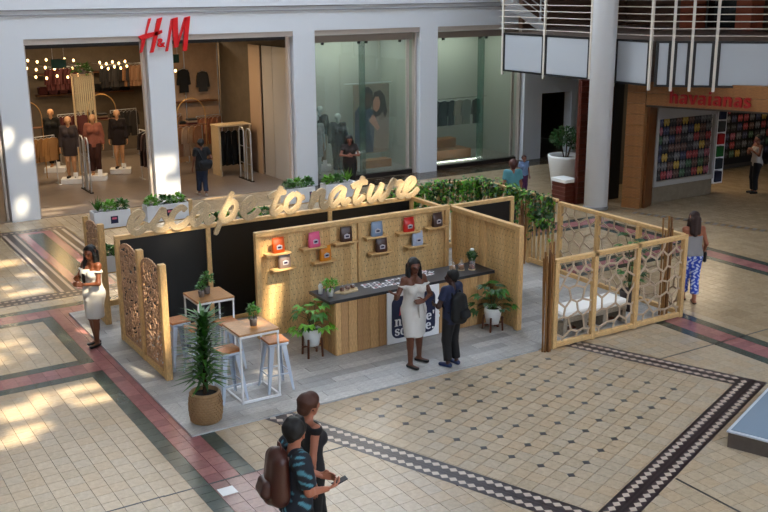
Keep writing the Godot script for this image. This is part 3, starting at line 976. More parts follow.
func screens() -> void:
	# carved leaf screens
	var f := FastNoiseLite.new()
	f.seed = 11
	f.frequency = 7.0
	f.domain_warp_enabled = true
	f.domain_warp_amplitude = 0.08
	f.domain_warp_frequency = 3.0
	var spots := [[13.13, 14.1, "nearest the potted palm"], [14.1, 15.13, "next to the black wall"], [16.09, 17.05, "behind the woman in white at the left"]]
	for s in spots:
		var t := thing("carved_screen", "carved wooden leaf screen with scalloped top, %s" % s[2], "screen", Vector3.ZERO, 0, "carved leaf screens")
		var h := 1.74
		frame_beam(t, p(4.43, 0.024, s[0]), p(4.43, h + 0.04, s[0]), 0.1, 0.1)
		if s[0] > 16.0:
			frame_beam(t, p(4.43, 0.024, s[1] - 0.05), p(4.43, h, s[1] - 0.05), 0.08, 0.08)
		frame_beam(t, p(4.43, 0.075, s[0] + 0.05), p(4.43, 0.075, s[1] - 0.05), 0.08, 0.1)
		var w: float = s[1] - s[0] - 0.1
		var seed_off: float = s[0] * 3.7
		var field := func(u: float, v: float) -> float:
			# below zero is wood
			var top := 1.42 + 0.19 * sqrt(maxf(0.0, 1.0 - pow((u - w * 0.5) / (w * 0.5), 2.0)))
			var edge := minf(minf(u, w - u), minf(v, top - v))
			if edge < 0.0:
				return 0.05
			if edge < 0.035:
				return -0.05
			var n1 := f.get_noise_2d(u + seed_off, v)
			var n2 := f.get_noise_2d(u * 1.4 + 9.0 + seed_off, v * 1.4 + 3.0)
			return 0.5 * (absf(n1) + absf(n2)) - 0.175
		put(t, "fretwork", plate(field, w, 1.62, 60, 105, 0.02, Transform3D(Basis(Vector3(0, 0, -1), Vector3.UP, Vector3(1, 0, 0)), p(4.43, 0.125, s[0] + 0.05))), M.carved)

func plate(field: Callable, w: float, h: float, nx: int, ny: int, th: float, xf: Transform3D) -> B:
	# a board with openings wherever field is positive
	var b := B.new()
	var v := []
	for j in ny + 1:
		var r := PackedFloat32Array()
		for i in nx + 1:
			r.append(field.call(w * i / nx, h * j / ny))
		v.append(r)
	for j in ny:
		for i in nx:
			var q := [Vector2(i, j), Vector2(i + 1, j), Vector2(i + 1, j + 1), Vector2(i, j + 1)]
			var fv := [v[j][i], v[j][i + 1], v[j + 1][i + 1], v[j + 1][i]]
			var poly := []
			var cut := []
			for k in 4:
				var k2 := (k + 1) % 4
				if fv[k] < 0.0:
					poly.append(q[k]); cut.append(false)
				if (fv[k] < 0.0) != (fv[k2] < 0.0):
					poly.append(q[k].lerp(q[k2], fv[k] / (fv[k] - fv[k2])))
					cut.append(fv[k] < 0.0)
			if poly.size() < 3:
				continue
			var a3 := []
			for z in [th * 0.5, -th * 0.5]:
				var l := []
				for q2 in poly:
					l.append(xf * Vector3(q2.x * w / nx, q2.y * h / ny, z))
				a3.append(l)
			for k in range(1, poly.size() - 1):
				b.tri(a3[0][0], a3[0][k + 1], a3[0][k])
				b.tri(a3[1][0], a3[1][k], a3[1][k + 1])
			for k in poly.size():
				if cut[k]:
					var k2 := (k + 1) % poly.size()
					b.quad(a3[0][k], a3[0][k2], a3[1][k2], a3[1][k])
	return b

func hex_panel(parent: Node, w: float, h: float, xf: Transform3D, sd: int) -> void:
	# irregular honeycomb cut from pale board
	var r2 := RandomNumberGenerator.new()
	r2.seed = sd
	var R := 0.165
	var pts := {}
	var edges := {}
	var sx := R * sqrt(3.0)
	for j in range(-1, int(h / (R * 1.5)) + 2):
		for i in range(-1, int(w / sx) + 2):
			var c := Vector2(i * sx + (sx * 0.5 if j % 2 != 0 else 0.0), j * R * 1.5)
			var ids := []
			for k in 6:
				var q := c + Vector2(R, 0).rotated(deg_to_rad(30 + 60 * k))
				var key := Vector2i((q * 200.0).round() / 4.0)
				if not pts.has(key):
					pts[key] = q + Vector2(r2.randf_range(-0.04, 0.04), r2.randf_range(-0.04, 0.04))
				ids.append(key)
			if r2.randf() < 0.12:
				continue
			for k in 6:
				var a: Vector2i = ids[k]
				var b: Vector2i = ids[(k + 1) % 6]
				edges[[mini(a.x * 1000 + a.y, b.x * 1000 + b.y), maxi(a.x * 1000 + a.y, b.x * 1000 + b.y)]] = [pts[a], pts[b]]
	var box := PackedVector2Array([Vector2(0, 0), Vector2(w, 0), Vector2(w, h), Vector2(0, h)])
	var bld := B.new()
	var k := 0
	for e in edges.values():
		for cl in Geometry2D.intersect_polyline_with_polygon(PackedVector2Array(e), box):
			var a: Vector2 = cl[0]
			var b: Vector2 = cl[cl.size() - 1]
			if a.distance_to(b) < 0.01:
				continue
			var n := (b - a).normalized()
			var s := Vector2(-n.y, n.x) * 0.016
			a -= n * 0.006
			b += n * 0.006
			bld.prism(PackedVector2Array([a + s, a - s, b - s, b + s]), -0.006 - 0.0002 * (k % 5), 0.006 + 0.0002 * (k % 5), xf)
			k += 1
	put(parent, "honeycomb", bld, M.lattice)

func hex_fence() -> void:
	var t := thing("honeycomb_fence", "pine fence with irregular honeycomb panels along the stall front", "fence")
	var xs := [10.05, 10.87, 11.82, 12.93]
	for x in xs:
		frame_beam(t, p(x, 0.0, 11.12), p(x, 1.4, 11.12), 0.085, 0.085)
	for i in 3:
		frame_beam(t, p(xs[i] - 0.04, 1.435, 11.12), p(xs[i + 1] + 0.04, 1.435, 11.12), 0.09, 0.07)
		frame_beam(t, p(xs[i] + 0.043, 0.055, 11.12), p(xs[i + 1] - 0.043, 0.055, 11.12), 0.08, 0.08)
		hex_panel(t, xs[i + 1] - xs[i] - 0.085, 1.305, Transform3D(Basis(), p(xs[i] + 0.0425, 0.095, 11.12)), 31 + i)
	var t2 := thing("honeycomb_fence", "pine fence with honeycomb panels running back from the corner post", "fence")
	var ds := [11.16, 12.2, 13.24, 14.28]
	for k in range(1, 4):
		frame_beam(t2, p(12.96, 0.024, ds[k]), p(12.96, 1.4, ds[k]), 0.085, 0.085)
	for i in 3:
		frame_beam(t2, p(12.96, 1.435, ds[i] + (0.01 if i == 0 else 0.0)), p(12.96, 1.435, ds[i + 1] + (0.04 if i == 2 else 0.0)), 0.09, 0.07)
		frame_beam(t2, p(12.96, 0.065, ds[i] + 0.045), p(12.96, 0.065, ds[i + 1] - 0.043), 0.08, 0.08)
		hex_panel(t2, ds[i + 1] - ds[i] - 0.09, 1.3, Transform3D(Basis(Vector3(0, 0, -1), Vector3.UP, Vector3(1, 0, 0)), p(12.96, 0.105, ds[i] + 0.045)), 51 + i)

func back_fence() -> void:
	var t := thing("planter_rail", "pine rail frame at the back edge of the stall carrying white planters", "fence")
	for x in [4.55, 6.35, 8.1, 9.95]:
		frame_beam(t, p(x, 0.024, 17.0), p(x, 1.46 if x != 6.35 else 1.82, 17.0), 0.08, 0.08)
	frame_beam(t, p(4.5, 1.48, 17.0), p(10.0, 1.48, 17.0), 0.12, 0.04)
	frame_beam(t, p(4.6, 0.68, 17.0), p(6.3, 0.68, 17.0), 0.12, 0.04)
	frame_beam(t, p(4.6, 0.1, 17.0), p(9.9, 0.1, 17.0), 0.08, 0.1)
	var t2 := thing("ivy_fence", "pine slat fence overgrown with ivy at the back of the stall", "fence")
	for x in [10.1, 11.0, 12.0, 12.96]:
		frame_beam(t2, p(x, 0.024, 17.0), p(x, 1.46, 17.0), 0.08, 0.08)
	frame_beam(t2, p(10.06, 1.48, 17.0), p(13.0, 1.48, 17.0), 0.09, 0.05)
	frame_beam(t2, p(10.1, 0.1, 17.0), p(12.9, 0.1, 17.0), 0.08, 0.1)
	var x := 10.2
	while x < 12.9:
		put(t2, "slat", slab(B.new(), x, x + 0.06, 0.15, 1.455, 16.99, 17.01), M.wood)
		x += 0.13
	var t3 := thing("ivy_fence", "pine slat fence with ivy between the back corner and the honeycomb fence", "fence")
	for d in [15.2, 16.2]:
		frame_beam(t3, p(12.96, 0.024, d), p(12.96, 1.46, d), 0.08, 0.08)
	frame_beam(t3, p(12.96, 1.48, 14.38), p(12.96, 1.48, 16.9), 0.09, 0.05)
	frame_beam(t3, p(12.96, 0.1, 14.38), p(12.96, 0.1, 16.9), 0.07, 0.1)
	var d := 14.45
	while d < 16.85:
		put(t3, "slat", slab(B.new(), 12.95, 12.97, 0.15, 1.455, d, d + 0.06), M.wood)
		d += 0.14
func props() -> void:
	tables()
	plants()
	counter_things()
	planters()
	ivy()
	bundles()
	bench()
	plinth()

func tables() -> void:
	var at := [[5.26, 12.0, "nearer the palm basket"], [5.33, 13.69, "by the black wall"]]
	for a in at:
		var t := thing("bar_table", "square high table with pale wood top and white tube frame, %s" % a[2], "table", p(a[0], 0.024, a[1]), 0, "high tables")
		var s := 0.28
		put(t, "tabletop", B.new().bev(Vector3(0, 0.995, 0), Vector3(0.6, 0.028, 0.6), 0.005), M.tabletop)
		var apron := B.new()
		for k in [-1, 1]:
			apron.box(Vector3(0, 0.965, s * k), Vector3(0.59, 0.03, 0.03)).box(Vector3(s * k, 0.965, 0), Vector3(0.03, 0.03, 0.53))
		put(t, "apron", apron, M.whitepaint)
		for q in [[-1, -1], [1, -1], [1, 1], [-1, 1]]:
			put(t, "leg", B.new().bev(Vector3(s * q[0], 0.49, s * q[1]), Vector3(0.024, 0.92, 0.024), 0.003), M.whitepaint)
		var base := B.new()
		for k in [-1, 1]:
			base.box(Vector3(0, 0.016, s * k), Vector3(0.59, 0.03, 0.03)).box(Vector3(s * k, 0.016, 0), Vector3(0.03, 0.03, 0.53))
		put(t, "base_frame", base, M.whitepaint)
	var st := [[4.9, 12.0, 0.05, "beside the palm basket"], [5.62, 12.0, -0.05, "on the counter side of the nearer table"], [4.76, 13.56, 0.1, "behind the carved screen"], [4.9, 13.08, 0.0, "behind the palm leaves"], [5.36, 13.08, 0.06, "between the two high tables"]]
	for a in st:
		var t := thing("bar_stool", "pale metal bar stool with wooden seat %s" % a[3], "stool", p(a[0], 0.024, a[1]), a[2], "bar stools")
		put(t, "seat", B.new().bev(Vector3(0, 0.735, 0), Vector3(0.32, 0.03, 0.32), 0.012), M.seat)
		put(t, "seat_pan", B.new().bev(Vector3(0, 0.7, 0), Vector3(0.3, 0.04, 0.3), 0.01), M.greypaint)
		for q in [[-1, -1], [1, -1], [1, 1], [-1, 1]]:
			var lb := B.new()
			var top := Vector3(0.125 * q[0], 0.69, 0.125 * q[1])
			var bot := Vector3(0.2 * q[0], 0.005, 0.2 * q[1])
			# folded sheet leg, wider at the top
			for f in [[Vector3(-q[0], 0, 0)], [Vector3(0, 0, -q[1])]]:
				var dr: Vector3 = f[0]
				var nn := Vector3(0, 0, q[1]) if dr.x != 0 else Vector3(q[0], 0, 0)
				var a0 := top
				var a1 := top + dr * 0.075
				var b0 := bot
				var b1 := bot + dr * 0.03
				lb.quad_out(a0, a1, b1, b0, nn)
				lb.quad_out(a0 - nn * 0.004, a1 - nn * 0.004, b1 - nn * 0.004, b0 - nn * 0.004, -nn)
				lb.quad_out(a1, a1 - nn * 0.004, b1 - nn * 0.004, b1, dr)
			put(t, "leg", lb, M.greypaint)
		var fr := B.new()
		for k in [-1, 1]:
			fr.box(Vector3(0, 0.26, 0.168 * k), Vector3(0.33, 0.02, 0.012)).box(Vector3(0.168 * k, 0.26, 0), Vector3(0.012, 0.02, 0.33))
		put(t, "footrest", fr, M.greypaint)

func bush(b: B, c: Vector3, r: Vector3, n: int, ln: float, w: float, sd: int) -> void:
	var g := RandomNumberGenerator.new()
	g.seed = sd
	for i in n:
		var d := Vector3(g.randfn(), g.randf_range(-0.35, 1.0), g.randfn()).normalized()
		var base := c + d * r * g.randf_range(0.45, 0.9)
		b.leaf(base, (d + Vector3(g.randf() - 0.5, g.randf() * 0.4, g.randf() - 0.5) * 0.8), Vector3.UP + Vector3(g.randf() - 0.5, 0, g.randf() - 0.5), ln * g.randf_range(0.7, 1.2), w * g.randf_range(0.8, 1.2), 0.25)

func small_pot(at: Vector3, label: String, r: float, h: float, m: Material, fol: Vector3, n: int, ln: float, lm: Material, sd: int) -> void:
	var t := thing("potted_plant", label, "plant", at)
	put(t, "pot", B.new().lathe([Vector2(0, 0), Vector2(r * 0.75, 0), Vector2(r, h * 0.96), Vector2(r, h), Vector2(r * 0.9, h), Vector2(r * 0.88, h * 0.85), Vector2(0, h * 0.85)], 14), m)
	put(t, "stem", B.new().tube([Vector3(0, h * 0.8, 0), Vector3(0.01, h + fol.y * 0.6, 0.005)], 0.008, 6), M.stem)
	var b := B.new()
	bush(b, Vector3(0, h + fol.y * 0.75, 0), fol, n, ln, ln * 0.55, sd)
	put(t, "foliage", b, lm)

func monstera_leaf(b: B, base: Vector3, dir: Vector3, ln: float) -> void:
	# broad split leaf: five fingers from one heart
	var s := dir.cross(Vector3.UP).normalized()
	var n := s.cross(dir).normalized()
	for k in [-2, -1, 0, 1, 2]:
		var d: Vector3 = (dir + s * 0.75 * k).normalized()
		b.leaf(base + s * 0.01 * k, d, n, ln * (1.0 - 0.13 * absf(k)), ln * 0.42, 0.22)

func plants() -> void:
	# palm in a woven basket
	var t := thing("potted_palm", "tall spiky palm in a round woven basket at the deck corner", "plant", p(4.36, 0.024, 11.52))
	var prof := []
	for i in 13:
		var y := 0.42 * i / 12.0
		prof.append(Vector2(0.165 + 0.05 * sin(PI * (0.15 + 0.72 * i / 12.0)) + (0.004 if i % 2 else 0.0), y))
	put(t, "basket", B.new().lathe([Vector2(0, 0)] + prof + [Vector2(0.175, 0.42), Vector2(0.17, 0.36), Vector2(0, 0.36)], 24), M.wicker)
	var wv := B.new()
	for r in 11:
		for k in 26:
			var a := TAU * (k + 0.5 * (r % 2)) / 26
			var rr: float = prof[r + 1].x + 0.004
			wv.box(Vector3(sin(a) * rr, 0.035 + r * 0.035, cos(a) * rr), Vector3(0.032, 0.022, 0.012), Basis(Vector3.UP, a))
	tag(put(t, "weave", wv, mat(Color(0.7, 0.56, 0.4), 0.8, grain_tex, Vector3(6, 6, 6))), "", "", "", "stuff")
	put(t, "soil", B.new().lathe([Vector2(0.17, 0.365), Vector2(0, 0.375)], 16), M.soil)
	var g := RandomNumberGenerator.new()
	g.seed = 3
	put(t, "trunk", B.new().tube([Vector3(0, 0.36, 0), Vector3(0.015, 0.8, 0.01), Vector3(0.03, 1.15, 0.0)], [0.03, 0.022, 0.012], 8), M.bark)
	for i in 170:
		var y := 0.46 + 0.9 * i / 169.0
		var a := i * 2.4
		var sh := 1.0 - 0.5 * (i / 169.0)
		var up := 0.35 + 0.95 * i / 169.0 + g.randf_range(-0.1, 0.15)
		var d := Vector3(cos(a), up, sin(a)).normalized()
		var bb := B.new()
		var ln := 0.4 * (0.75 + 0.25 * sh) * g.randf_range(0.85, 1.15)
		var base := Vector3(0.03 * (y - 0.4), y, 0)
		bb.leaf(base, d, Vector3.UP, ln, 0.06, 0.32)
		put(t, "frond", bb, [M.leaf_dark, M.leaf, M.leaf_dark, M.leaf][i % 4])
	# two leafy plants in white pots on wooden stands
	var st := [[6.67, 12.87, 0.2, 0.47, "white pot on a wooden stand left of the counter", M.leaf_light, 1], [9.76, 12.3, 0.14, 0.41, "white pot on a wooden stand right of the counter", M.leaf_dark, 2]]
	for s in st:
		var q := thing("potted_monstera", "split-leaf plant in a %s" % s[4], "plant", p(s[0], 0.024, s[1]), 0.3)
		var y0: float = s[2] - 0.024
		var y1: float = s[3] - 0.024
		put(q, "pot", B.new().lathe([Vector2(0, y0), Vector2(0.105, y0), Vector2(0.15, y1 - 0.06), Vector2(0.14, y1), Vector2(0.125, y1), Vector2(0.12, y1 - 0.04), Vector2(0, y1 - 0.04)], 18), M.ceramic)
		put(q, "soil", B.new().lathe([Vector2(0.12, y1 - 0.035), Vector2(0, y1 - 0.03)], 12), M.soil)
		for k in 4:
			var a := TAU * k / 4 + 0.4
			put(q, "stand_leg", B.new().bar(Vector3(sin(a) * 0.17, 0, cos(a) * 0.17), Vector3(sin(a) * 0.155, y0 + 0.13, cos(a) * 0.155), 0.028, 0.028), M.teak)
		put(q, "stand_cross", B.new().bar(Vector3(-0.155, y0 - 0.012, -0.06), Vector3(0.155, y0 - 0.012, 0.06), 0.025, 0.022).bar(Vector3(-0.06, y0 - 0.012, 0.155), Vector3(0.06, y0 - 0.012, -0.155), 0.025, 0.022), M.teak)
		g.seed = 20 + s[6]
		for k in 20:
			var a: float = k * 2.4 + s[6]
			var hgt := y1 + g.randf_range(0.06, 0.42)
			var out := g.randf_range(0.1, 0.25) if k < 13 else g.randf_range(0.22, 0.32)
			if k >= 13: hgt = y1 + g.randf_range(-0.05, 0.15)
			var tip := Vector3(cos(a) * out, hgt, sin(a) * out)
			put(q, "stem", B.new().tube([Vector3(0, y1 - 0.05, 0), Vector3(cos(a) * out * 0.4, (y1 + hgt) * 0.5 + 0.05, sin(a) * out * 0.4), tip], 0.005, 5), M.stem)
			var lb := B.new()
			monstera_leaf(lb, tip, Vector3(cos(a), g.randf_range(-0.5, 0.25), sin(a)).normalized(), g.randf_range(0.16, 0.22))
			put(q, "leaf", lb, s[5] if k % 3 else M.leaf)
	small_pot(p(5.3, 1.033, 11.98), "bushy green plant in a grey stone pot on the nearer high table", 0.06, 0.11, M.stonepot, Vector3(0.08, 0.13, 0.08), 90, 0.06, M.leaf, 41)
	small_pot(p(5.19, 1.033, 13.62), "small green plant in a grey pot at the left of the far high table", 0.05, 0.1, M.stonepot, Vector3(0.06, 0.07, 0.06), 60, 0.06, M.leaf, 42)
	small_pot(p(5.33, 1.033, 13.74), "larger green plant in a grey pot at the middle of the far high table", 0.055, 0.11, M.stonepot, Vector3(0.09, 0.13, 0.08), 90, 0.07, M.leaf, 43)
	small_pot(p(7.0, 0.935, 12.86), "leafy herb in a pale grey pot on the left end of the counter", 0.055, 0.11, M.ceramic, Vector3(0.1, 0.09, 0.09), 80, 0.08, M.leaf_light, 44)
	# round topiary at the far end of the counter
	var tp := thing("potted_topiary", "round green topiary ball on the right end of the counter", "plant", p(9.88, 0.935, 13.06))
	put(tp, "pot", B.new().lathe([Vector2(0, 0), Vector2(0.05, 0), Vector2(0.06, 0.09), Vector2(0.05, 0.09), Vector2(0, 0.08)], 12), M.stonepot)
	var tb := B.new()
	tb.ball(Vector3(0, 0.18, 0), Vector3(0.085, 0.1, 0.085), 12, 8)
	bush(tb, Vector3(0, 0.18, 0), Vector3(0.1, 0.115, 0.1), 160, 0.04, 0.03, 8)
	put(tp, "foliage", tb, M.leaf_dark)
	put(tp, "blossom", B.new().ball(Vector3(0, 0.285, 0), Vector3(0.04, 0.025, 0.04), 10, 6), M.ceramic)
	# dark pot inside the honeycomb corner
	var dp := thing("potted_fern", "dark brown pot with tall broad leaves inside the honeycomb corner", "plant", p(12.42, 0.024, 11.82))
	put(dp, "pot", B.new().lathe([Vector2(0, 0), Vector2(0.13, 0), Vector2(0.18, 0.36), Vector2(0.165, 0.36), Vector2(0.16, 0.3), Vector2(0, 0.3)], 18), mat(Color(0.18, 0.1, 0.08), 0.6, mottle_tex, Vector3(3, 3, 3)))
	g.seed = 9
	for k in 16:
		var a := k * 2.4
		var hgt := 0.5 + 0.055 * k
		var tip := Vector3(cos(a) * 0.16, hgt, sin(a) * 0.16)
		put(dp, "stem", B.new().tube([Vector3(0, 0.3, 0), Vector3(cos(a) * 0.05, hgt * 0.8, sin(a) * 0.05), tip], 0.006, 5), M.stem)
		var lb := B.new()
		monstera_leaf(lb, tip, Vector3(cos(a), 0.2, sin(a)).normalized(), 0.2)
		put(dp, "leaf", lb, M.leaf_dark if k % 2 else M.leaf)

func cloche(at: Vector3, label: String, fill: Color, s := 1.0) -> void:
	var t := thing("glass_jar", label, "jar", at, 0, "glass sample jars on the counter")
	put(t, "base", B.new().lathe([Vector2(0, 0), Vector2(0.06 * s, 0), Vector2(0.062 * s, 0.016), Vector2(0, 0.016)], 16), M.ply)
	put(t, "contents", B.new().lathe([Vector2(0, 0.018), Vector2(0.05 * s, 0.018), Vector2(0.05 * s, 0.075 * s), Vector2(0.03 * s, 0.09 * s), Vector2(0, 0.095 * s)], 14), mat(fill, 0.8, mottle_tex, Vector3(14, 14, 14)))
	put(t, "bell", B.new().lathe([Vector2(0.056 * s, 0.017), Vector2(0.057 * s, 0.09 * s), Vector2(0.045 * s, 0.13 * s), Vector2(0.016 * s, 0.15 * s), Vector2(0.012 * s, 0.17 * s), Vector2(0.02 * s, 0.185 * s), Vector2(0.012 * s, 0.2 * s), Vector2(0, 0.203 * s)], 16), M.clear)

func counter_things() -> void:
	cloche(p(9.41, 0.935, 12.98), "glass jar of pale brown mix, leftmost of three on the right of the counter", Color(0.6, 0.42, 0.22))
	cloche(p(9.56, 0.935, 12.93), "glass jar of light seeds, middle of three on the right of the counter", Color(0.55, 0.36, 0.2))
	cloche(p(9.73, 0.935, 12.86), "glass jar of red brown nuts, rightmost of three on the counter", Color(0.4, 0.16, 0.09))
	var b := thing("serving_board", "wavy wooden serving board with glass jars on the counter", "board", p(7.34, 0.935, 12.93), 0.15)
	var poly := PackedVector2Array()
	for k in 20:
		var a := TAU * k / 20
		var r := 1.0 + 0.12 * sin(a * 5.0)
		poly.append(Vector2(cos(a) * 0.21 * r, sin(a) * 0.11 * r))
	put(b, "board", B.new().prism(poly, 0.0, 0.02, Transform3D(Basis(Vector3.RIGHT, Vector3(0, 0, -1), Vector3.UP), Vector3.ZERO)), M.ply)
	for k in 3:
		cloche(p(7.24 + 0.105 * k, 0.957, 12.91 + 0.02 * k), "small wire-topped jar on the wooden board, %s" % ["left", "middle", "right"][k], Color(0.5, 0.26, 0.12), 0.72)
	var bt := thing("white_bottle", "pale bottle behind the herb pot on the counter end", "bottle", p(6.93, 0.935, 13.05))
	put(bt, "body", B.new().lathe([Vector2(0, 0), Vector2(0.035, 0), Vector2(0.036, 0.13), Vector2(0.015, 0.17), Vector2(0, 0.17)], 12), M.ceramic)
	put(bt, "cap", B.new().lathe([Vector2(0, 0.17), Vector2(0.016, 0.17), Vector2(0.016, 0.2), Vector2(0, 0.2)], 10), M.ply)
	var n := 0
	for j in 3:
		for i in 9:
			if (i * 5 + j * 3) % 7 == 0: continue
			leaflet(p(7.7 + 0.115 * i + 0.02 * j, 0.936 + 0.0015 * (n % 3), 12.86 + 0.11 * j), 0.15 * sin(n * 1.7), "leaflet %s of the %s row right of the serving board" % [ORD[i], ["front", "middle", "back"][j]], n)
			n += 1
	for i in 5:
		leaflet(p(8.92 + 0.07 * (i % 3), 0.936 + 0.0015 * i, 13.0 + 0.1 * (i / 2)), 0.3 * i, "%s leaflet in the loose pile behind the woman in white" % ORD[i], n)
		n += 1

func leaflet(at: Vector3, turn: float, label: String, n: int) -> void:
	var t := thing("leaflet", label, "leaflet", at, turn, "leaflets on the counter")
	var cd := put(t, "card", B.new().box(Vector3(0, 0.0005, 0), Vector3(0.095, 0.001, 0.075)), M.paper)
	put(cd, "print", B.new().box(Vector3(0.012, 0.0013, 0), Vector3(0.05, 0.0006, 0.05)), M.navy if n % 3 else mat(Color(0.6, 0.25, 0.3), 0.6))

func planters() -> void:
	var a := [[4.55, 5.2, 1.5, "leftmost on the upper rail"], [5.5, 6.28, 1.5, "second on the upper rail, before the white pier"], [8.27, 8.9, 1.5, "third on the upper rail, above the first letters of nature"], [9.14, 9.82, 1.5, "rightmost on the upper rail with long grass"], [4.68, 5.3, 0.7, "on the lower rail beside the carved screen"], [6.5, 7.05, 1.07, "seen through the letters a and p"], [7.25, 7.9, 1.07, "seen through the second letter e"]]
	var i := 0
	for q in a:
		var w: float = q[1] - q[0]
		var t := thing("planter_box", "white planter of green herbs, %s" % q[3], "planter", p((q[0] + q[1]) * 0.5, q[2], 17.0 if q[2] != 1.07 else 16.85), 0, "white planter boxes on the rails")
		var b := B.new()
		var h := 0.3
		b.bev(Vector3(0, h * 0.5, 0.12), Vector3(w, h, 0.02), 0.004).bev(Vector3(0, h * 0.5, -0.12), Vector3(w, h, 0.02), 0.004)
		b.bev(Vector3(-w * 0.5 + 0.01, h * 0.5, 0), Vector3(0.02, h, 0.22), 0.004).bev(Vector3(w * 0.5 - 0.01, h * 0.5, 0), Vector3(0.02, h, 0.22), 0.004)
		b.box(Vector3(0, 0.01, 0), Vector3(w - 0.04, 0.02, 0.22))
		put(t, "box", b, M.whitepaint)
		put(t, "soil", B.new().box(Vector3(0, h - 0.05, 0), Vector3(w - 0.04, 0.02, 0.21)), M.soil)
		var tagx := (0.03 if i != 2 else 0.25)
		if i != 3:
			var tg := put(t, "tag", B.new().box(Vector3(tagx, 0.14, 0.1315), Vector3(0.13, 0.13, 0.003)), M.navy)
			put(tg, "tag_print", B.new().box(Vector3(tagx, 0.165, 0.134), Vector3(0.08, 0.035, 0.002)), mat(Color(0.85, 0.4, 0.5), 0.5))
		for k in 3:
			var fb := B.new()
			var c := Vector3(-w * 0.32 + w * 0.32 * k, h + 0.03, 0)
			if (i == 3 and k == 2) or (i == 0 and k == 0):
				var g := RandomNumberGenerator.new()
				g.seed = i
				for n in 26:
					fb.leaf(c - Vector3(0, 0.04, 0), Vector3(g.randfn() * 0.35, 1, g.randfn() * 0.35), Vector3(g.randf() - 0.5, 0.1, g.randf() - 0.5), g.randf_range(0.16, 0.3), 0.025, 0.2)
			else:
				bush(fb, c + Vector3(0, 0.02, 0), Vector3(0.11, 0.11, 0.1), 110, 0.08, 0.055, 100 + i * 5 + k)
			put(t, "herb", fb, M.leaf_light if (i + k) % 2 else M.leaf)
		i += 1

func ivy() -> void:
	var runs := [[10.1, 17.0, 10.85, 17.0], [10.85, 17.0, 11.6, 17.0], [11.6, 17.0, 12.3, 17.0], [12.3, 17.0, 13.0, 17.0], [12.96, 16.9, 12.96, 16.0], [12.96, 15.9, 12.96, 15.2], [12.96, 15.1, 12.96, 14.4]]
	var where := ["nearest the last letter of the sign", "left of the middle of the back fence", "right of the middle of the back fence", "at the back corner of the fence", "first along the side fence from the back corner", "on the middle of the side fence", "hanging over the corner before the honeycomb fence"]
	var g := RandomNumberGenerator.new()
	for i in runs.size():
		var r: Array = runs[i]
		g.seed = 200 + i
		var t := thing("ivy_vine", "dense green ivy %s" % where[i], "ivy", Vector3.ZERO, 0, "ivy on the stall fences")
		var stems := B.new()
		var fol := B.new()
		var fol2 := B.new()
		var side := i > 3
		for k in 11:
			var f := (k + 0.5) / 11.0
			var x := lerpf(r[0], r[2], f)
			var d := lerpf(r[1], r[3], f)
			var drop := g.randf_range(0.25, 0.75) if i != 6 else g.randf_range(0.5, 1.1)
			if i == 5 and k % 3: drop *= 0.6
			var pts := []
			for s in 6:
				var q := s / 5.0
				pts.append(p(x + g.randf_range(-0.03, 0.03) - (0.07 if side else 0.0), 1.53 - drop * q, d + g.randf_range(-0.03, 0.03) - (0.0 if side else 0.07)))
			stems.tube(pts, 0.004, 4, false)
			for n in int(26 * (0.35 + drop)):
				var q := g.randf()
				var c: Vector3 = pts[int(q * 4.99)].lerp(pts[int(q * 4.99) + 1], g.randf()) + Vector3(g.randf_range(-0.06, 0.06), g.randf_range(0, 0.08), g.randf_range(-0.06, 0.06))
				var out := Vector3(g.randf_range(-1, 0.3) if side else g.randf_range(-0.7, 0.7), g.randf_range(-0.6, 0.4), g.randf_range(0.0, 1.0) if not side else g.randf_range(-0.6, 0.8))
				(fol if n % 3 else fol2).leaf(c, out, Vector3.UP + Vector3(g.randf() - 0.5, 0, g.randf() - 0.5), g.randf_range(0.08, 0.12), g.randf_range(0.07, 0.1), 0.3)
		put(t, "stems", stems, M.stem)
		put(t, "foliage", fol, M.leaf if i % 2 else M.leaf_dark)
		put(t, "young_leaves", fol2, M.leaf_light)

func bundles() -> void:
	var at := [[9.88, 11.08, 1.86, 14, "at the stall entrance before the honeycomb fence"], [12.72, 11.3, 1.78, 11, "inside the honeycomb corner"], [12.8, 15.2, 1.35, 9, "against the ivy by the side fence"]]
	var g := RandomNumberGenerator.new()
	for i in at.size():
		var a: Array = at[i]
		g.seed = 60 + i
		var t := thing("bamboo_bundle", "bundle of upright brown bamboo canes %s" % a[4], "bamboo canes", p(a[0], 0.0 if i == 0 else 0.024, a[1]))
		for k in a[3]:
			var q := Vector3(g.randf_range(-0.07, 0.07), 0, g.randf_range(-0.05, 0.05))
			var h: float = a[2] * g.randf_range(0.72, 1.0)
			var top := Vector3(q.x * 1.4 + g.randf_range(-0.03, 0.03), h, q.z * 1.3)
			var pts := []
			var rad := []
			for s in 9:
				pts.append(q.lerp(top, s / 8.0))
				rad.append(0.014 if s % 2 else 0.0165)
			put(t, "cane", B.new().tube(pts, rad, 6), [M.bamboo, M.bamboo, M.bamboo_dark][k % 3])

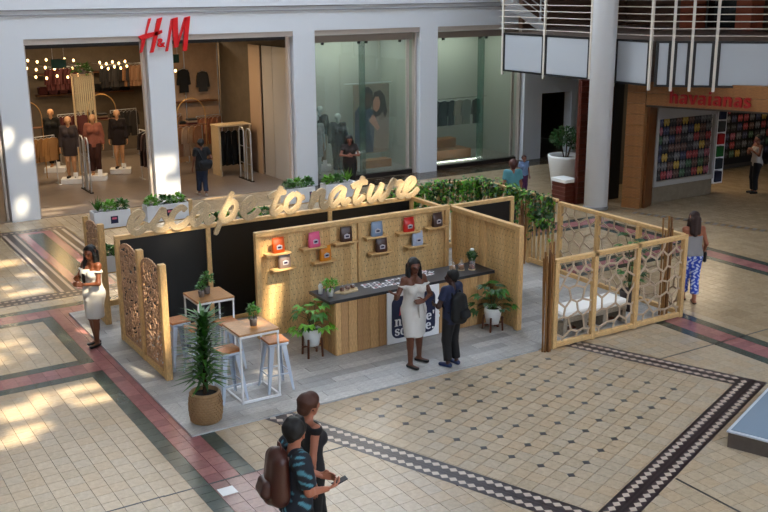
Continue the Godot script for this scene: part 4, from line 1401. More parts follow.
func bench() -> void:
	var t := thing("bench", "low white-topped bench inside the honeycomb fence", "bench", p(11.22, 0.024, 11.62))
	put(t, "cushion", B.new().bev(Vector3(0, 0.355, 0), Vector3(1.46, 0.09, 0.5), 0.03), mat(Color(0.93, 0.92, 0.9), 0.7))
	put(t, "skirt", B.new().box(Vector3(0, 0.265, 0.215), Vector3(1.4, 0.09, 0.03)).box(Vector3(0, 0.265, -0.215), Vector3(1.4, 0.09, 0.03)), mat(Color(0.68, 0.64, 0.58), 0.7, grain_tex, Vector3(1, 3, 3)))
	for x in [-0.66, -0.22, 0.22, 0.66]:
		put(t, "leg", B.new().bev(Vector3(x, 0.11, 0), Vector3(0.09, 0.22, 0.44), 0.006), mat(Color(0.68, 0.64, 0.58), 0.7, grain_tex, Vector3(3, 1, 3)))
	put(t, "runner", B.new().box(Vector3(0, 0.02, 0), Vector3(1.3, 0.03, 0.08)), M.teak)

func plinth() -> void:
	# glass-topped display at the lower right edge
	var t := thing("display_plinth", "low grey plinth with a sky-blue glass top at the lower right", "plinth", p(9.54, 0.0, 7.3), ROT)
	put(t, "body", B.new().bev(Vector3(1.0, 0.1, 0.8), Vector3(2.0, 0.2, 1.6), 0.004), mat(Color(0.36, 0.32, 0.29), 0.5, mottle_tex, Vector3(1, 1, 1)))
	put(t, "rim", B.new().bev(Vector3(1.0, 0.213, 0.8), Vector3(2.03, 0.026, 1.64), 0.005), mat(Color(0.72, 0.75, 0.78), 0.3))
	put(t, "top", B.new().bev(Vector3(1.0, 0.229, 0.8), Vector3(1.94, 0.008, 1.56), 0.003), mat(Color(0.5, 0.56, 0.62), 0.08))
func shops() -> void:
	front_sign()
	right_side()
	sandal_shop()
	clothes_shop()
	displays()

func front_sign() -> void:
	# red brush letters on the pier between the doors; outlines in sign units, 100 to the metre
	var t := thing("shop_sign", "large red slanted brush letters H and M with an ampersand", "sign", p(8.24, 4.84, FZ - 0.02))
	var Q := func(a: Array) -> PackedVector2Array:
		var o := PackedVector2Array()
		for i in range(0, a.size(), 2):
			o.append(Vector2((a[i] - 76.8) / 8.53 * 0.02796, -(a[i + 1] - 102.0) / 8.53 * 0.02405))
		return o
	var hh := B.new()
	for a in [[166, 108, 186, 104, 140, 245, 125, 262], [102, 285, 132, 280, 98, 400, 80, 407], [75, 262, 125, 242, 205, 226, 266, 210, 268, 234, 240, 249, 130, 286, 95, 290], [236, 110, 276, 98, 186, 406, 160, 409]]:
		hh.prism(Q.call(a), -0.01, 0.06)
	put(t, "letter", hh, M.red)
	var mm := B.new()
	for a in [[348, 116, 366, 112, 304, 400, 286, 403], [350, 113, 401, 101, 391, 366, 358, 373], [384, 330, 458, 106, 478, 101, 394, 348], [462, 104, 504, 94, 461, 401, 428, 406]]:
		mm.prism(Q.call(a), -0.01, 0.06)
	put(t, "letter", mm, M.red)
	put(t, "ampersand", textmesh("&", 0.3, 0.06), M.red, Vector3(0.575, -0.63, 0.03))

func right_side() -> void:
	var t := thing("round_column", "tall white round column under the balcony edge", "column", p(17.8, 0, 18.3))
	put(t, "shaft", B.new().lathe([Vector2(0, 0), Vector2(0.3, 0), Vector2(0.3, 12.8), Vector2(0, 12.8)], 32), mat(Color(0.84, 0.85, 0.86), 0.4))
	put(t, "base_ring", B.new().lathe([Vector2(0.301, 0), Vector2(0.315, 0), Vector2(0.315, 0.08), Vector2(0.301, 0.09)], 32), mat(Color(0.5, 0.5, 0.5), 0.5))
	# upper gallery
	var bal := thing("gallery", "upper gallery with white edge panels and steel railings", "balcony")
	var flatten := Transform3D(Basis(Vector3(1, 0, 0), Vector3(0, 0, -1), Vector3(0, 1, 0)), Vector3.ZERO)
	var edge := [Vector2(18.28, 22.85), Vector2(18.28, 17.0), Vector2(23.2, 12.08), Vector2(30.9, 12.08), Vector2(30.9, 22.85)]
	put(bal, "floor_slab", B.new().prism(PackedVector2Array(edge), 3.3, 4.27, flatten), mat(Color(0.4, 0.34, 0.3), 0.5))
	var panel_m := mat(Color(0.7, 0.72, 0.74), 0.45)
	var railm := mat(Color(0.84, 0.81, 0.76), 0.4)
	var frame_m := mat(Color(0.1, 0.1, 0.11), 0.4)
	var runs := [[Vector2(18.2, 22.85), Vector2(18.2, 17.0), [0.1, 1.9, 3.7, 4.55, 5.75]], [Vector2(18.2, 17.0), Vector2(23.0, 12.2), [0.42, 0.85, 1.4, 3.0, 4.6]]]
	for r in runs:
		var a: Vector2 = r[0]
		var dir: Vector2 = (r[1] - a).normalized()
		var n := Vector2(-dir.y, dir.x)
		if n.x > 0.0: n = -n
		var bs := Basis(Vector3(dir.x, 0, -dir.y), Vector3.UP, Vector3(dir.x, 0, -dir.y).cross(Vector3.UP))
		var at := func(s: float, y: float, o := 0.0) -> Vector3:
			var q: Vector2 = a + dir * s + n * o
			return p(q.x, y, q.y)
		var ps: Array = r[2]
		var stops := [0.0] + ps + [a.distance_to(r[1])]
		for i in stops.size() - 1:
			var s0: float = stops[i] + 0.03
			var s1: float = stops[i + 1] - 0.03
			if s1 - s0 < 0.08: continue
			put(bal, "edge_panel", B.new().bev(at.call((s0 + s1) * 0.5, 3.74), Vector3(s1 - s0 - 0.14, 0.98, 0.04), 0.008, bs), panel_m)
			var fr := B.new()
			for y in [3.225, 4.255]:
				fr.box(at.call((s0 + s1) * 0.5, y), Vector3(s1 - s0, 0.05, 0.06), bs)
			for s in [s0 + 0.035, s1 - 0.035]:
				fr.box(at.call(s, 3.74), Vector3(0.07, 0.98, 0.06), bs)
			put(bal, "panel_frame", fr, frame_m)
		var k := 0
		for s in ps:
			put(bal, "post", B.new().bev(at.call(s, 4.6, 0.02), Vector3(0.065, 3.0, 0.06), 0.005, bs), railm)
			k += 1
		for i in 9:
			var y := 4.4 + i * 0.165
			put(bal, "rail", B.new().tube([at.call(-0.05, y, 0.03), at.call(a.distance_to(r[1]), y, 0.03)], 0.011, 6), railm)
	# walls of the upper floor
	var up := B.new()
	slab(up, 20.5, 31, 4.27, 8.5, 24.7, 24.9)
	slab(up, 25.0, 25.2, 4.27, 8.5, 12.1, 24.7)
	struct("wall_gallery", up, mat(Color(0.38, 0.27, 0.21), 0.6), "brown back wall of the upper gallery")
	struct("floor_gallery", slab(B.new(), 20.5, 31, 4.0, 4.26, 22.85, 24.7), mat(Color(0.4, 0.34, 0.3), 0.5), "gallery floor by the stairs")
	struct("ceiling_gallery", slab(B.new(), 18.4, 31, 7.6, 7.8, 12.3, 24.7), mat(Color(0.6, 0.58, 0.56), 0.7), "ceiling over the upper gallery")
	var k := 0
	for d in [21.6, 19.5, 17.0]:
		var c := thing("brick_pier", "terracotta pier on the upper gallery, %s" % ["farthest from the sandal shop", "middle one behind the railing", "nearest above the sandal shop"][k], "pier", p(24.7, 4.27, d), 0, "gallery piers")
		for i in 14:
			put(c, "course", B.new().bev(Vector3(0, 0.12 + 0.235 * i, 0), Vector3(0.55, 0.225, 0.55), 0.006), mat(Color(0.6, 0.28, 0.16), 0.7, mottle_tex, Vector3(3, 3, 3)))
		put(c, "core", B.new().box(Vector3(0, 1.65, 0), Vector3(0.52, 3.3, 0.52)), frame_m)
		k += 1
	for d in [20.5, 18.2, 15.5, 13.6]:
		var g := thing("gallery_shopfront", "dark glazed shopfront on the gallery, %s" % {20.5: "beside the far pier", 18.2: "between the piers", 15.5: "right of the near pier", 13.6: "at the right edge"}[d], "shopfront", p(24.9, 4.27, d), 0, "gallery shopfronts")
		put(g, "pane", B.new().box(Vector3(0, 1.5, 0), Vector3(0.03, 2.9, 1.35)), mat(Color(0.025, 0.04, 0.05), 0.1))
		put(g, "frame", B.new().box(Vector3(0, 2.98, 0), Vector3(0.08, 0.08, 1.5)).box(Vector3(0, 1.5, 0.71), Vector3(0.08, 3.0, 0.06)).box(Vector3(0, 1.5, -0.71), Vector3(0.08, 3.0, 0.06)), mat(Color(0.3, 0.26, 0.24), 0.4))
	# white stairs going up at the far end
	var st := thing("staircase", "white staircase rising behind the far end of the gallery railing", "stairs")
	var lo := p(20.8, 4.28, 24.0)
	var hi := p(17.7, 6.05, 24.0)
	put(st, "stringer", B.new().bar(lo, hi, 0.06, 0.3), M.whitepaint)
	for i in 10:
		var q := lo.lerp(hi, (i + 0.5) / 10.0)
		put(st, "tread", B.new().box(q + Vector3(0, 0.1, -0.3), Vector3(0.32, 0.04, 0.55)), M.whitepaint)
	for i in 4:
		put(st, "handrail", B.new().tube([lo + Vector3(0.1, 0.3 + 0.2 * i, 0.04), hi + Vector3(0.1, 0.3 + 0.2 * i, 0.04)], 0.018, 6), M.whitepaint)
	for i in 3:
		var q := lo.lerp(hi, 0.1 + 0.35 * i)
		put(st, "baluster", B.new().box(q + Vector3(0.1, 0.5, 0.04), Vector3(0.04, 0.95, 0.04)), M.whitepaint)
	# slatted wood screen behind the column with its low planter base
	var sl := thing("slatted_screen", "red-brown slatted wood screen behind the white column", "screen", p(18.3, 0, 18.95))
	put(sl, "backing", B.new().box(Vector3(0, 1.62, -0.06), Vector3(1.16, 3.24, 0.06)), M.redwood)
	for i in 22:
		put(sl, "slat", B.new().bev(Vector3(0, 0.08 + 0.146 * i, 0), Vector3(1.16, 0.135, 0.05), 0.008), M.redwood)
	put(sl, "dark_panel", B.new().box(Vector3(0.76, 1.62, -0.02), Vector3(0.34, 3.24, 0.1)), mat(Color(0.03, 0.035, 0.05), 0.5))
	var ba := thing("slatted_plinth", "low slatted wood plinth with a white top beside the column", "plinth", p(17.62, 0, 19.32))
	put(ba, "core", B.new().box(Vector3(0, 0.29, 0), Vector3(0.36, 0.58, 0.48)), M.redwood)
	for i in 5:
		put(ba, "slat", B.new().bev(Vector3(0, 0.06 + 0.115 * i, 0), Vector3(0.4, 0.1, 0.52), 0.008), M.redwood)
	put(ba, "cap", B.new().bev(Vector3(0, 0.62, 0), Vector3(0.44, 0.09, 0.56), 0.008), M.ceramic)
	# big white pot with a dark shrub
	var pot := thing("potted_tree", "leafy shrub in a very large white tapered pot", "plant", p(18.62, 0, 20.4))
	put(pot, "pot", B.new().lathe([Vector2(0, 0), Vector2(0.34, 0), Vector2(0.49, 0.98), Vector2(0.49, 1.04), Vector2(0.44, 1.04), Vector2(0.43, 0.92), Vector2(0, 0.92)], 28), M.ceramic)
	put(pot, "soil", B.new().lathe([Vector2(0.43, 0.93), Vector2(0, 0.95)], 16), M.soil)
	var g := RandomNumberGenerator.new()
	g.seed = 4
	for i in 6:
		var a := i * 1.1
		put(pot, "branch", B.new().tube([Vector3(0.04 * cos(a), 0.9, 0.04 * sin(a)), Vector3(0.15 * cos(a), 1.3, 0.15 * sin(a)), Vector3(0.3 * cos(a), 1.65, 0.3 * sin(a))], [0.018, 0.013, 0.006], 6), M.bark)
	var fb := B.new()
	bush(fb, Vector3(0, 1.45, 0), Vector3(0.48, 0.4, 0.45), 520, 0.11, 0.06, 77)
	put(pot, "foliage", fb, M.leaf_dark)
	# side entrance details
	var dr := thing("notice_panel", "small black notice panel on the white wall by the side entrance", "sign", p(23.36, 1.31, FZ - 0.01))
	put(dr, "plate", B.new().bev(Vector3.ZERO, Vector3(0.14, 0.4, 0.02), 0.004), M.dark)

const SHOP_TURN := -1.178097

func sandal_shop() -> void:
	# timber portal, turned 22.5 degrees against the main front
	var xf := Transform3D(Basis(Vector3.UP, SHOP_TURN), p(18.49, 0, 18.08))
	var po := thing("timber_portal", "honey-coloured timber shopfront of the sandal shop", "shopfront", xf.origin, SHOP_TURN)
	for i in 12:
		put(po, "plank", B.new().bev(Vector3(0.24, 0.135 + 0.27 * i, -0.2), Vector3(0.48, 0.264, 0.4), 0.004), M.shopwood)
	for i in 2:
		put(po, "plank", B.new().bev(Vector3(3.4, 2.82 + 0.3 * i, -0.2), Vector3(5.8, 0.294, 0.4), 0.004), M.shopwood)
	put(po, "reveal", B.new().box(Vector3(0.52, 1.32, -0.42), Vector3(0.07, 2.64, 0.5)), M.shopwood_dark)
	put(po, "head_strip", B.new().box(Vector3(3.4, 2.645, -0.2), Vector3(5.8, 0.04, 0.36)), mat(Color(0.2, 0.16, 0.13), 0.5))
	var sg := thing("shop_lettering", "red rounded lettering on the timber fascia of the sandal shop", "sign", xf * Vector3(2.08, 2.9, 0.03), SHOP_TURN)
	var red := mat(Color(0.6, 0.02, 0.04), 0.4)
	var tm := textmesh("havaianas", 0.42, 0.05)
	var mi := put(sg, "lettering", tm, red)
	var wid: float = tm.get_aabb().size.x
	if wid > 0.1: mi.scale = Vector3(1.95 / wid, 1.0, 1.0)
	put(sg, "script_lettering", textmesh("Ha", 0.24, 0.03, true, false), M.paper, Vector3(1.55, -0.05, 0.0))
	# room
	var w := B.new()
	slab(w, 19.2, 29, 0, 3.2, 20.3, 20.5)
	slab(w, 27, 27.2, 0, 3.2, 12, 20.3)
	slab(w, 19.25, 19.35, 0, 3.2, 19.1, 20.3)
	struct("wall_sandal_shop", w, mat(Color(0.3, 0.27, 0.24), 0.7), "walls of the sandal shop")
	# glazed display wall with rows of flip-flops
	var ds := thing("display_case", "white framed sandal display on a marble base", "display case", p(19.45, 0, 17.95))
	put(ds, "base", B.new().bev(Vector3(1.14, 0.22, -0.12), Vector3(2.28, 0.44, 0.3), 0.01), mat(Color(0.5, 0.45, 0.38), 0.25, mottle_tex, Vector3(1, 1, 1)))
	put(ds, "frame", B.new().box(Vector3(1.15, 0.5, 0), Vector3(2.3, 0.12, 0.1)).box(Vector3(1.15, 2.36, 0), Vector3(2.3, 0.3, 0.1)).box(Vector3(0.04, 1.4, 0), Vector3(0.09, 1.75, 0.1)).box(Vector3(2.26, 1.4, 0), Vector3(0.09, 1.75, 0.1)), mat(Color(0.62, 0.6, 0.58), 0.5))
	put(ds, "backboard", B.new().box(Vector3(1.15, 1.4, -0.12), Vector3(2.2, 1.7, 0.02)), mat(Color(0.09, 0.09, 0.12), 0.6))
	put(ds, "header", B.new().box(Vector3(1.15, 2.4, -0.1), Vector3(2.3, 0.3, 0.2)), mat(Color(0.45, 0.4, 0.35), 0.6))
	var cs := thing("box_shelf", "narrow white shelf column with coloured boxes beside the sandal display", "shelf", p(21.95, 0, 17.95))
	put(cs, "frame", B.new().box(Vector3(-0.17, 1.4, -0.1), Vector3(0.03, 2.2, 0.28)).box(Vector3(0.17, 1.4, -0.1), Vector3(0.03, 2.2, 0.28)).box(Vector3(0, 0.3, -0.1), Vector3(0.36, 0.04, 0.28)), M.whitepaint)
	var cc := [Color(0.03, 0.07, 0.18), Color(0.08, 0.12, 0.15), Color(0.03, 0.35, 0.12), Color(0.65, 0.03, 0.04), Color(0.2, 0.2, 0.2), Color(0.03, 0.1, 0.22)]
	for i in 6:
		put(cs, "shelf_board", B.new().box(Vector3(0, 0.66 + 0.34 * i, -0.1), Vector3(0.32, 0.025, 0.28)), M.whitepaint)
		var bx := thing("shoe_box", "%s box on the narrow sandal shop shelf" % ["navy", "dark grey", "green", "red", "grey", "teal blue"][i], "box", p(21.95, 0.325 + 0.34 * i + (0.0 if i == 0 else 0.0185), 17.98), 0, "boxes on the narrow shelf")
		put(bx, "carton", B.new().bev(Vector3(0, 0.14, 0), Vector3(0.26, 0.28, 0.2), 0.006), mat(cc[i], 0.5))
	var protos := {}
	var cols := {"red": Color(0.5, 0.05, 0.05), "black": Color(0.03, 0.03, 0.035), "navy": Color(0.04, 0.06, 0.18), "grey": Color(0.25, 0.25, 0.26), "pink": Color(0.5, 0.16, 0.22), "yellow": Color(0.6, 0.45, 0.05), "green": Color(0.08, 0.22, 0.1), "brown": Color(0.22, 0.1, 0.06)}
	var names := cols.keys()
	var g := RandomNumberGenerator.new()
	g.seed = 12
	for area in [[19.66, 18.01, 9, 7, 0.235, 0.7, 0.235, "of the window display", "sandals in the window display"], [24.35, 19.9, 9, 8, 0.28, 0.55, 0.27, "on the back wall rack", "sandals on the back wall"]]:
		for j in area[3]:
			for i in area[2]:
				var nm: String = names[g.randi() % 8] if g.randf() < 0.6 else (["black", "grey", "navy", "brown"][(i + j) % 4])
				var at := p(area[0] + area[4] * i, area[5] + area[6] * j, area[1])
				var lab := "%s flip-flops, %s from the left in the %s row up %s" % [nm, ORD[i], ORD[j], area[7]]
				if protos.has(nm):
					dup(protos[nm], at, 0, lab, area[8])
				else:
					var f := thing("flip_flops", lab, "flip-flops", at, 0, area[8])
					for s in [-1.0, 1.0]:
						var sole := PackedVector2Array()
						for k in 14:
							var a := TAU * k / 14
							sole.append(Vector2(s * 0.036 + cos(a) * (0.03 + 0.005 * sin(a)), sin(a) * 0.082))
						put(f, "sole", B.new().prism(sole, 0.0, 0.014), mat(cols[nm].lightened(0.2), 0.6))
						put(f, "strap", B.new().bar(Vector3(s * 0.036, 0.04, 0.016), Vector3(s * 0.036 - 0.024, -0.01, 0.026), 0.01, 0.006).bar(Vector3(s * 0.036, 0.04, 0.016), Vector3(s * 0.036 + 0.024, -0.01, 0.026), 0.01, 0.006), mat(cols[nm].lightened(0.35), 0.5))
					f.scale = Vector3(1.5, 1.35, 1.3)
					protos[nm] = f
	var rk := thing("sandal_rack", "dark pegged rack on the back wall of the sandal shop", "rack", p(25.5, 0, 20.0))
	put(rk, "board", B.new().box(Vector3(0, 1.4, -0.05), Vector3(2.7, 2.4, 0.04)), mat(Color(0.06, 0.06, 0.07), 0.6))
	for j in 8:
		put(rk, "peg_rail", B.new().box(Vector3(0, 0.62 + 0.24 * j, -0.01), Vector3(2.6, 0.015, 0.05)), M.chrome)
	area_lamp("shop_lamp", "flush ceiling lamp inside the sandal shop", p(22.5, 3.1, 18.6), Vector2(2.0, 0.6), 3.5, Color(1.0, 0.9, 0.75))

func garment(called: String, label: String, at: Vector3, turn: float, c: Color, ln: float, group: String, sleeves := true) -> void:
	var t := thing(called, label, "clothing", at, turn, group)
	var o: Array
	if sleeves:
		o = [0.05, -0.05, 0.16, -0.09, 0.2, -0.18, 0.24, -0.55, 0.17, -0.56, 0.14, -0.25, 0.15, -ln]
	else:
		o = [0.05, -0.04, 0.14, -0.08, 0.13, -0.22, 0.17, -ln]
	var poly := PackedVector2Array()
	for i in range(0, o.size(), 2):
		poly.append(Vector2(o[i], o[i + 1]))
	for i in range(o.size() - 2, -1, -2):
		poly.append(Vector2(-o[i], o[i + 1]))
	put(t, "cloth", B.new().prism(poly, -0.03, 0.03), cloth(c))
	put(t, "hanger", B.new().tube([Vector3(-0.15, -0.075, 0), Vector3(0, -0.03, 0), Vector3(0.15, -0.075, 0)], 0.007, 5).tube([Vector3(0, -0.03, 0), Vector3(0, 0.01, 0), Vector3(0.015, 0.03, 0)], 0.004, 5), M.steel)

func rail(label: String, a: Vector3, b: Vector3, h: float) -> void:
	var t := thing("clothes_rail", label, "clothes rail")
	put(t, "bar", B.new().tube([a + Vector3(0, h, 0), b + Vector3(0, h, 0)], 0.014, 8), M.steel)
	for q in [a, b]:
		put(t, "upright", B.new().tube([q, q + Vector3(0, h, 0)], 0.014, 8), M.steel)
		put(t, "foot", B.new().bev(q + Vector3(0, 0.012, 0), Vector3(0.05, 0.024, 0.5), 0.006), M.steel)

func mannequin(label: String, at: Vector3, turn: float, skin: Color, clothes: Array, stand: float, head := true) -> void:
	var t := thing("mannequin", label, "mannequin", at + Vector3(0, stand, 0), turn, "shop mannequins")
	figure(t, {"h": 1.82, "fem": true, "skin": skin, "plain": true, "cell": 0.022, "hcell": 0.014, "clothes": clothes})
	if stand > 0.05:
		var q := thing("mannequin_plinth", "white plinth of the %s" % label.replace("mannequin", "figure").left(60).get_slice(" on a ", 0), "plinth", at, turn, "mannequin plinths")
		put(q, "block", B.new().bev(Vector3(0, stand * 0.5, 0), Vector3(0.62, stand, 0.42), 0.008), M.whitepaint)
		put(q, "price_card", B.new().box(Vector3(0.12, stand + 0.09, 0.17), Vector3(0.13, 0.18, 0.006), Basis(Vector3.RIGHT, -0.25)), M.paper)

func clothes_shop() -> void:
	var tan := Color(0.75, 0.56, 0.4)
	mannequin("mannequin in a grey knit dress on a white plinth", p(7.4, 0.004, 29.4), towards(-0.4, -1), tan, [{"kind": "tee", "called": "dress", "mat": cloth(Color(0.22, 0.17, 0.17)), "hem": 0.36, "sleeve": 1.0}, {"kind": "shoe", "called": "boot", "mat": M.dark}], 0.16)
	mannequin("mannequin in a pink sweater and rust trousers", p(8.15, 0.004, 29.5), towards(-0.4, -1), tan, [{"kind": "tee", "called": "sweater", "mat": cloth(Color(0.62, 0.36, 0.28)), "hem": 0.46, "sleeve": 1.0, "loose": 0.022}, {"kind": "trousers", "called": "trousers", "mat": cloth(Color(0.25, 0.09, 0.04))}], 0.16)
	mannequin("mannequin in a dark burgundy dress", p(9.1, 0.004, 30.2), towards(-0.4, -1), tan, [{"kind": "tee", "called": "dress", "mat": cloth(Color(0.09, 0.02, 0.025)), "hem": 0.4, "sleeve": 1.0}, {"kind": "shoe", "called": "boot", "mat": M.dark}], 0.16)
	mannequin("mannequin in a black top standing far back by the jackets", p(7.45, 0.004, 31.6), towards(-0.4, -1), tan, [{"kind": "tee", "called": "top", "mat": cloth(Color(0.02, 0.02, 0.025)), "hem": 0.45, "sleeve": 1.0}, {"kind": "trousers", "called": "trousers", "mat": cloth(Color(0.03, 0.03, 0.035))}], 0.16)
	# rails of clothes
	rail("rail of beige jackets left of the grey dress", p(6.2, 0.004, 29.2), p(7.0, 0.004, 29.5), 1.45)
	for i in 5:
		garment("jacket", "beige jacket, number %s from the left on the front rail" % ["one", "two", "three", "four", "five"][i], p(6.25 + 0.17 * i, 1.44, 29.22 + 0.06 * i), 0.5 + 0.1 * sin(i), Color(0.72, 0.5, 0.26).darkened(0.08 * (i % 3)), 0.72, "beige jackets")
	rail("rail of plum coats beside the door pier", p(9.35, 0.004, 28.9), p(9.55, 0.004, 27.5), 1.5)
	for i in 6:
		garment("coat", "plum coat, number %s from the front on the rail by the pier" % ["one", "two", "three", "four", "five", "six"][i], p(9.53 - 0.03 * i, 1.49, 27.62 + 0.21 * i), 0.4, [Color(0.17, 0.1, 0.12), Color(0.3, 0.2, 0.2), Color(0.12, 0.06, 0.08)][i % 3], 1.05, "plum coats")
	var k := 0
	for q in [[6.0, 32.6, Color(0.03, 0.03, 0.04), "black"], [8.0, 33.0, Color(0.28, 0.05, 0.05), "dark red"], [9.8, 33.2, Color(0.05, 0.03, 0.03), "dark brown"], [10.6, 30.8, Color(0.55, 0.38, 0.25), "tan"], [11.6, 30.0, Color(0.6, 0.35, 0.22), "camel"], [12.0, 32.8, Color(0.02, 0.02, 0.025), "jet black"]]:
		rail("rail of %s clothes deep in the shop" % q[3], p(q[0], 0.004, q[1]), p(q[0] + 0.95, 0.004, q[1] + 0.2), 1.6)
		for i in 6:
			garment("shirt", "%s garment, number %s on its rail deep in the shop" % [q[3], ["one", "two", "three", "four", "five", "six"][i]], p(q[0] + 0.1 + 0.15 * i, 1.59, q[1] + 0.02 + 0.03 * i), 0.6 + 0.15 * sin(i * 2.0 + k), q[2].lightened(0.06 * (i % 3)), 0.8 + 0.1 * (i % 2), "%s clothes" % q[3])
		for i in 7:
			garment("hung_shirt", "%s garment, %s along the high wall rail" % [q[3], ORD[i]], p(q[0] + 0.15 * i, 3.1, 33.6), 0.5 + 0.2 * sin(i * 3.0 + k), q[2].lightened(0.05 * (i % 4)), 0.75, "high %s clothes" % q[3])
		var hr := thing("wall_rail", "high wall rail of %s clothes" % q[3], "clothes rail", p(q[0] + 0.45, 3.1, 33.6), 0, "high wall rails")
		put(hr, "bar", B.new().tube([Vector3(-0.6, 0, 0), Vector3(0.6, 0, 0)], 0.014, 8), M.steel)
		put(hr, "bracket", B.new().tube([Vector3(-0.5, 0, 0), Vector3(-0.5, 0, -1.2)], 0.012, 6), M.steel)
		put(hr, "bracket", B.new().tube([Vector3(0.5, 0, 0), Vector3(0.5, 0, -1.2)], 0.012, 6), M.steel)
		# second tier on the wall above
		k += 1
		if k > 3: continue
		var sh := thing("clothes_shelf", "high wall rack of %s folded clothes" % q[3], "shelf", p(q[0] + 0.5, 2.1, 34.6), 0, "high wall racks")
		put(sh, "board", B.new().box(Vector3(0, 0, 0), Vector3(1.5, 0.04, 0.4)), M.shopwood_dark)
		put(sh, "board", B.new().box(Vector3(0, 0.7, 0), Vector3(1.5, 0.04, 0.4)), M.shopwood_dark)
		for i in 4:
			var st := thing("folded_stack", "stack of %s folded clothes, place %s on the high rack" % [q[3], ["one", "two", "three", "four"][i]], "clothing", p(q[0] - 0.02 + 0.34 * i, 2.12, 34.62), 0, "folded clothes")
			put(st, "clothes", B.new().bev(Vector3(0, 0.13, 0), Vector3(0.28, 0.26, 0.3), 0.03), cloth(q[2].lightened(0.1 * (i % 3))))
	# arched rails
	for q in [[6.5, 30.6], [9.0, 31.4], [10.9, 28.6]]:
		var ar := thing("arched_stand", "slim brass arch stand, %s" % {6.5: "left of the hanging textile", 9.0: "right of the hanging textile", 10.9: "inside the right-hand door"}[q[0]], "display stand", p(q[0], 0.004, q[1]), 0, "brass arches")
		var pts := []
		for i in 17:
			var a := PI * i / 16
			pts.append(Vector3(-0.45 * cos(a), 1.85 + 0.5 * sin(a), 0))
		put(ar, "arch", B.new().tube([Vector3(-0.45, 0, 0)] + pts + [Vector3(0.45, 0, 0)], 0.016, 8), mat(Color(0.75, 0.58, 0.35), 0.35, null, Vector3.ONE, 0.7))
		put(ar, "shelf", B.new().bev(Vector3(0, 1.55, 0), Vector3(0.88, 0.025, 0.3), 0.005), M.shopwood_dark)
		var fo := thing("folded_knits", "folded knitwear on the brass arch %s" % {6.5: "at the left", 9.0: "in the middle", 10.9: "at the right"}[q[0]], "clothing", p(q[0], 1.571, q[1]), 0, "knits on the brass arches")
		for i in 3:
			put(fo, "knit", B.new().bev(Vector3(0, 0.03 + 0.06 * i, 0), Vector3(0.3, 0.056, 0.24), 0.015), cloth([Color(0.3, 0.05, 0.06), Color(0.6, 0.5, 0.4), Color(0.1, 0.1, 0.12)][i]))
	# hanging textile with a plant above
	var mc := thing("hanging_textile", "cream fringed textile hanging on a wooden frame in the shop", "wall hanging", p(8.25, 0.004, 30.6))
	put(mc, "frame", B.new().box(Vector3(-0.3, 1.55, 0), Vector3(0.05, 3.1, 0.05)).box(Vector3(0.32, 1.55, 0), Vector3(0.05, 3.1, 0.05)).box(Vector3(0, 3.05, 0), Vector3(0.7, 0.05, 0.05)), M.ply)
	for i in 18:
		put(mc, "fringe", B.new().tube([Vector3(-0.25 + 0.031 * i, 3.02, 0.03), Vector3(-0.25 + 0.031 * i + 0.006 * sin(i * 3.0), 2.3, 0.04), Vector3(-0.25 + 0.031 * i, 1.9 + 0.08 * sin(i * 1.3), 0.03)], 0.012, 5), mat(Color(0.82, 0.76, 0.62), 0.9))
	var hp := thing("trailing_plant", "trailing green plant on top of the textile frame", "plant", p(8.25, 3.08, 30.6))
	var hb := B.new()
	bush(hb, Vector3(0, 0.1, 0.03), Vector3(0.32, 0.22, 0.2), 150, 0.13, 0.07, 5)
	put(hp, "foliage", hb, M.leaf)
	put(hp, "pot", B.new().lathe([Vector2(0, 0), Vector2(0.1, 0), Vector2(0.13, 0.12), Vector2(0, 0.12)], 12), M.stonepot)
	# strings of warm bulbs
	var warm := glow(Color(1.0, 0.82, 0.55), 5.0)
	k = 0
	for q in [[6.3, 3.55, 1.9, 7], [6.25, 3.32, 1.9, 7], [6.4, 3.05, 1.9, 6], [9.0, 3.4, 0.8, 4], [9.05, 3.25, 0.8, 4], [10.1, 3.3, 0.35, 3]]:
		var sg := thing("light_string", "string of warm bulbs hung in the shop, %s" % ["top row by the left door", "second row by the left door", "third row by the left door", "upper short row in the middle", "lower short row in the middle", "short row inside the right door"][k], "fairy lights", p(q[0], q[1], 31.2 if k < 5 else 28.5), 0, "fairy lights")
		var pts := []
		for i in q[3] + 1:
			pts.append(Vector3(q[2] * i / q[3], -0.05 * (i % 2), 0))
		put(sg, "cable", B.new().tube(pts, 0.005, 4), M.dark)
		for i in q[3] + 1:
			put(sg, "bulb", B.new().ball(pts[i] - Vector3(0, 0.05, 0), Vector3(0.035, 0.045, 0.035), 8, 6), warm)
		var om := OmniLight3D.new()
		om.name = "light"
		om.light_energy = 0.35
		om.light_color = Color(1.0, 0.82, 0.55)
		om.light_size = 0.25
		om.omni_range = 20.0
		om.omni_attenuation = 2.0
		om.shadow_enabled = true
		sg.add_child(om)
		om.position = Vector3(q[2] * 0.5, -0.2, 0.1)
		k += 1
	# green exit boards
	for q in [[6.85, 27.6, "left"], [10.05, 27.6, "right"]]:
		var ex := thing("exit_board", "plain green hanging exit board inside the %s door" % q[2], "sign", p(q[0], 3.62, q[1]), 0, "exit boards")
		put(ex, "board", B.new().bev(Vector3.ZERO, Vector3(0.4, 0.24, 0.03), 0.004), mat(Color(0.0, 0.22, 0.1), 0.5))
		put(ex, "hanger", B.new().tube([Vector3(-0.15, 0.12, 0), Vector3(-0.15, 0.53, 0)], 0.006, 5).tube([Vector3(0.15, 0.12, 0), Vector3(0.15, 0.53, 0)], 0.006, 5), M.steel)
	# security gates
	k = 0
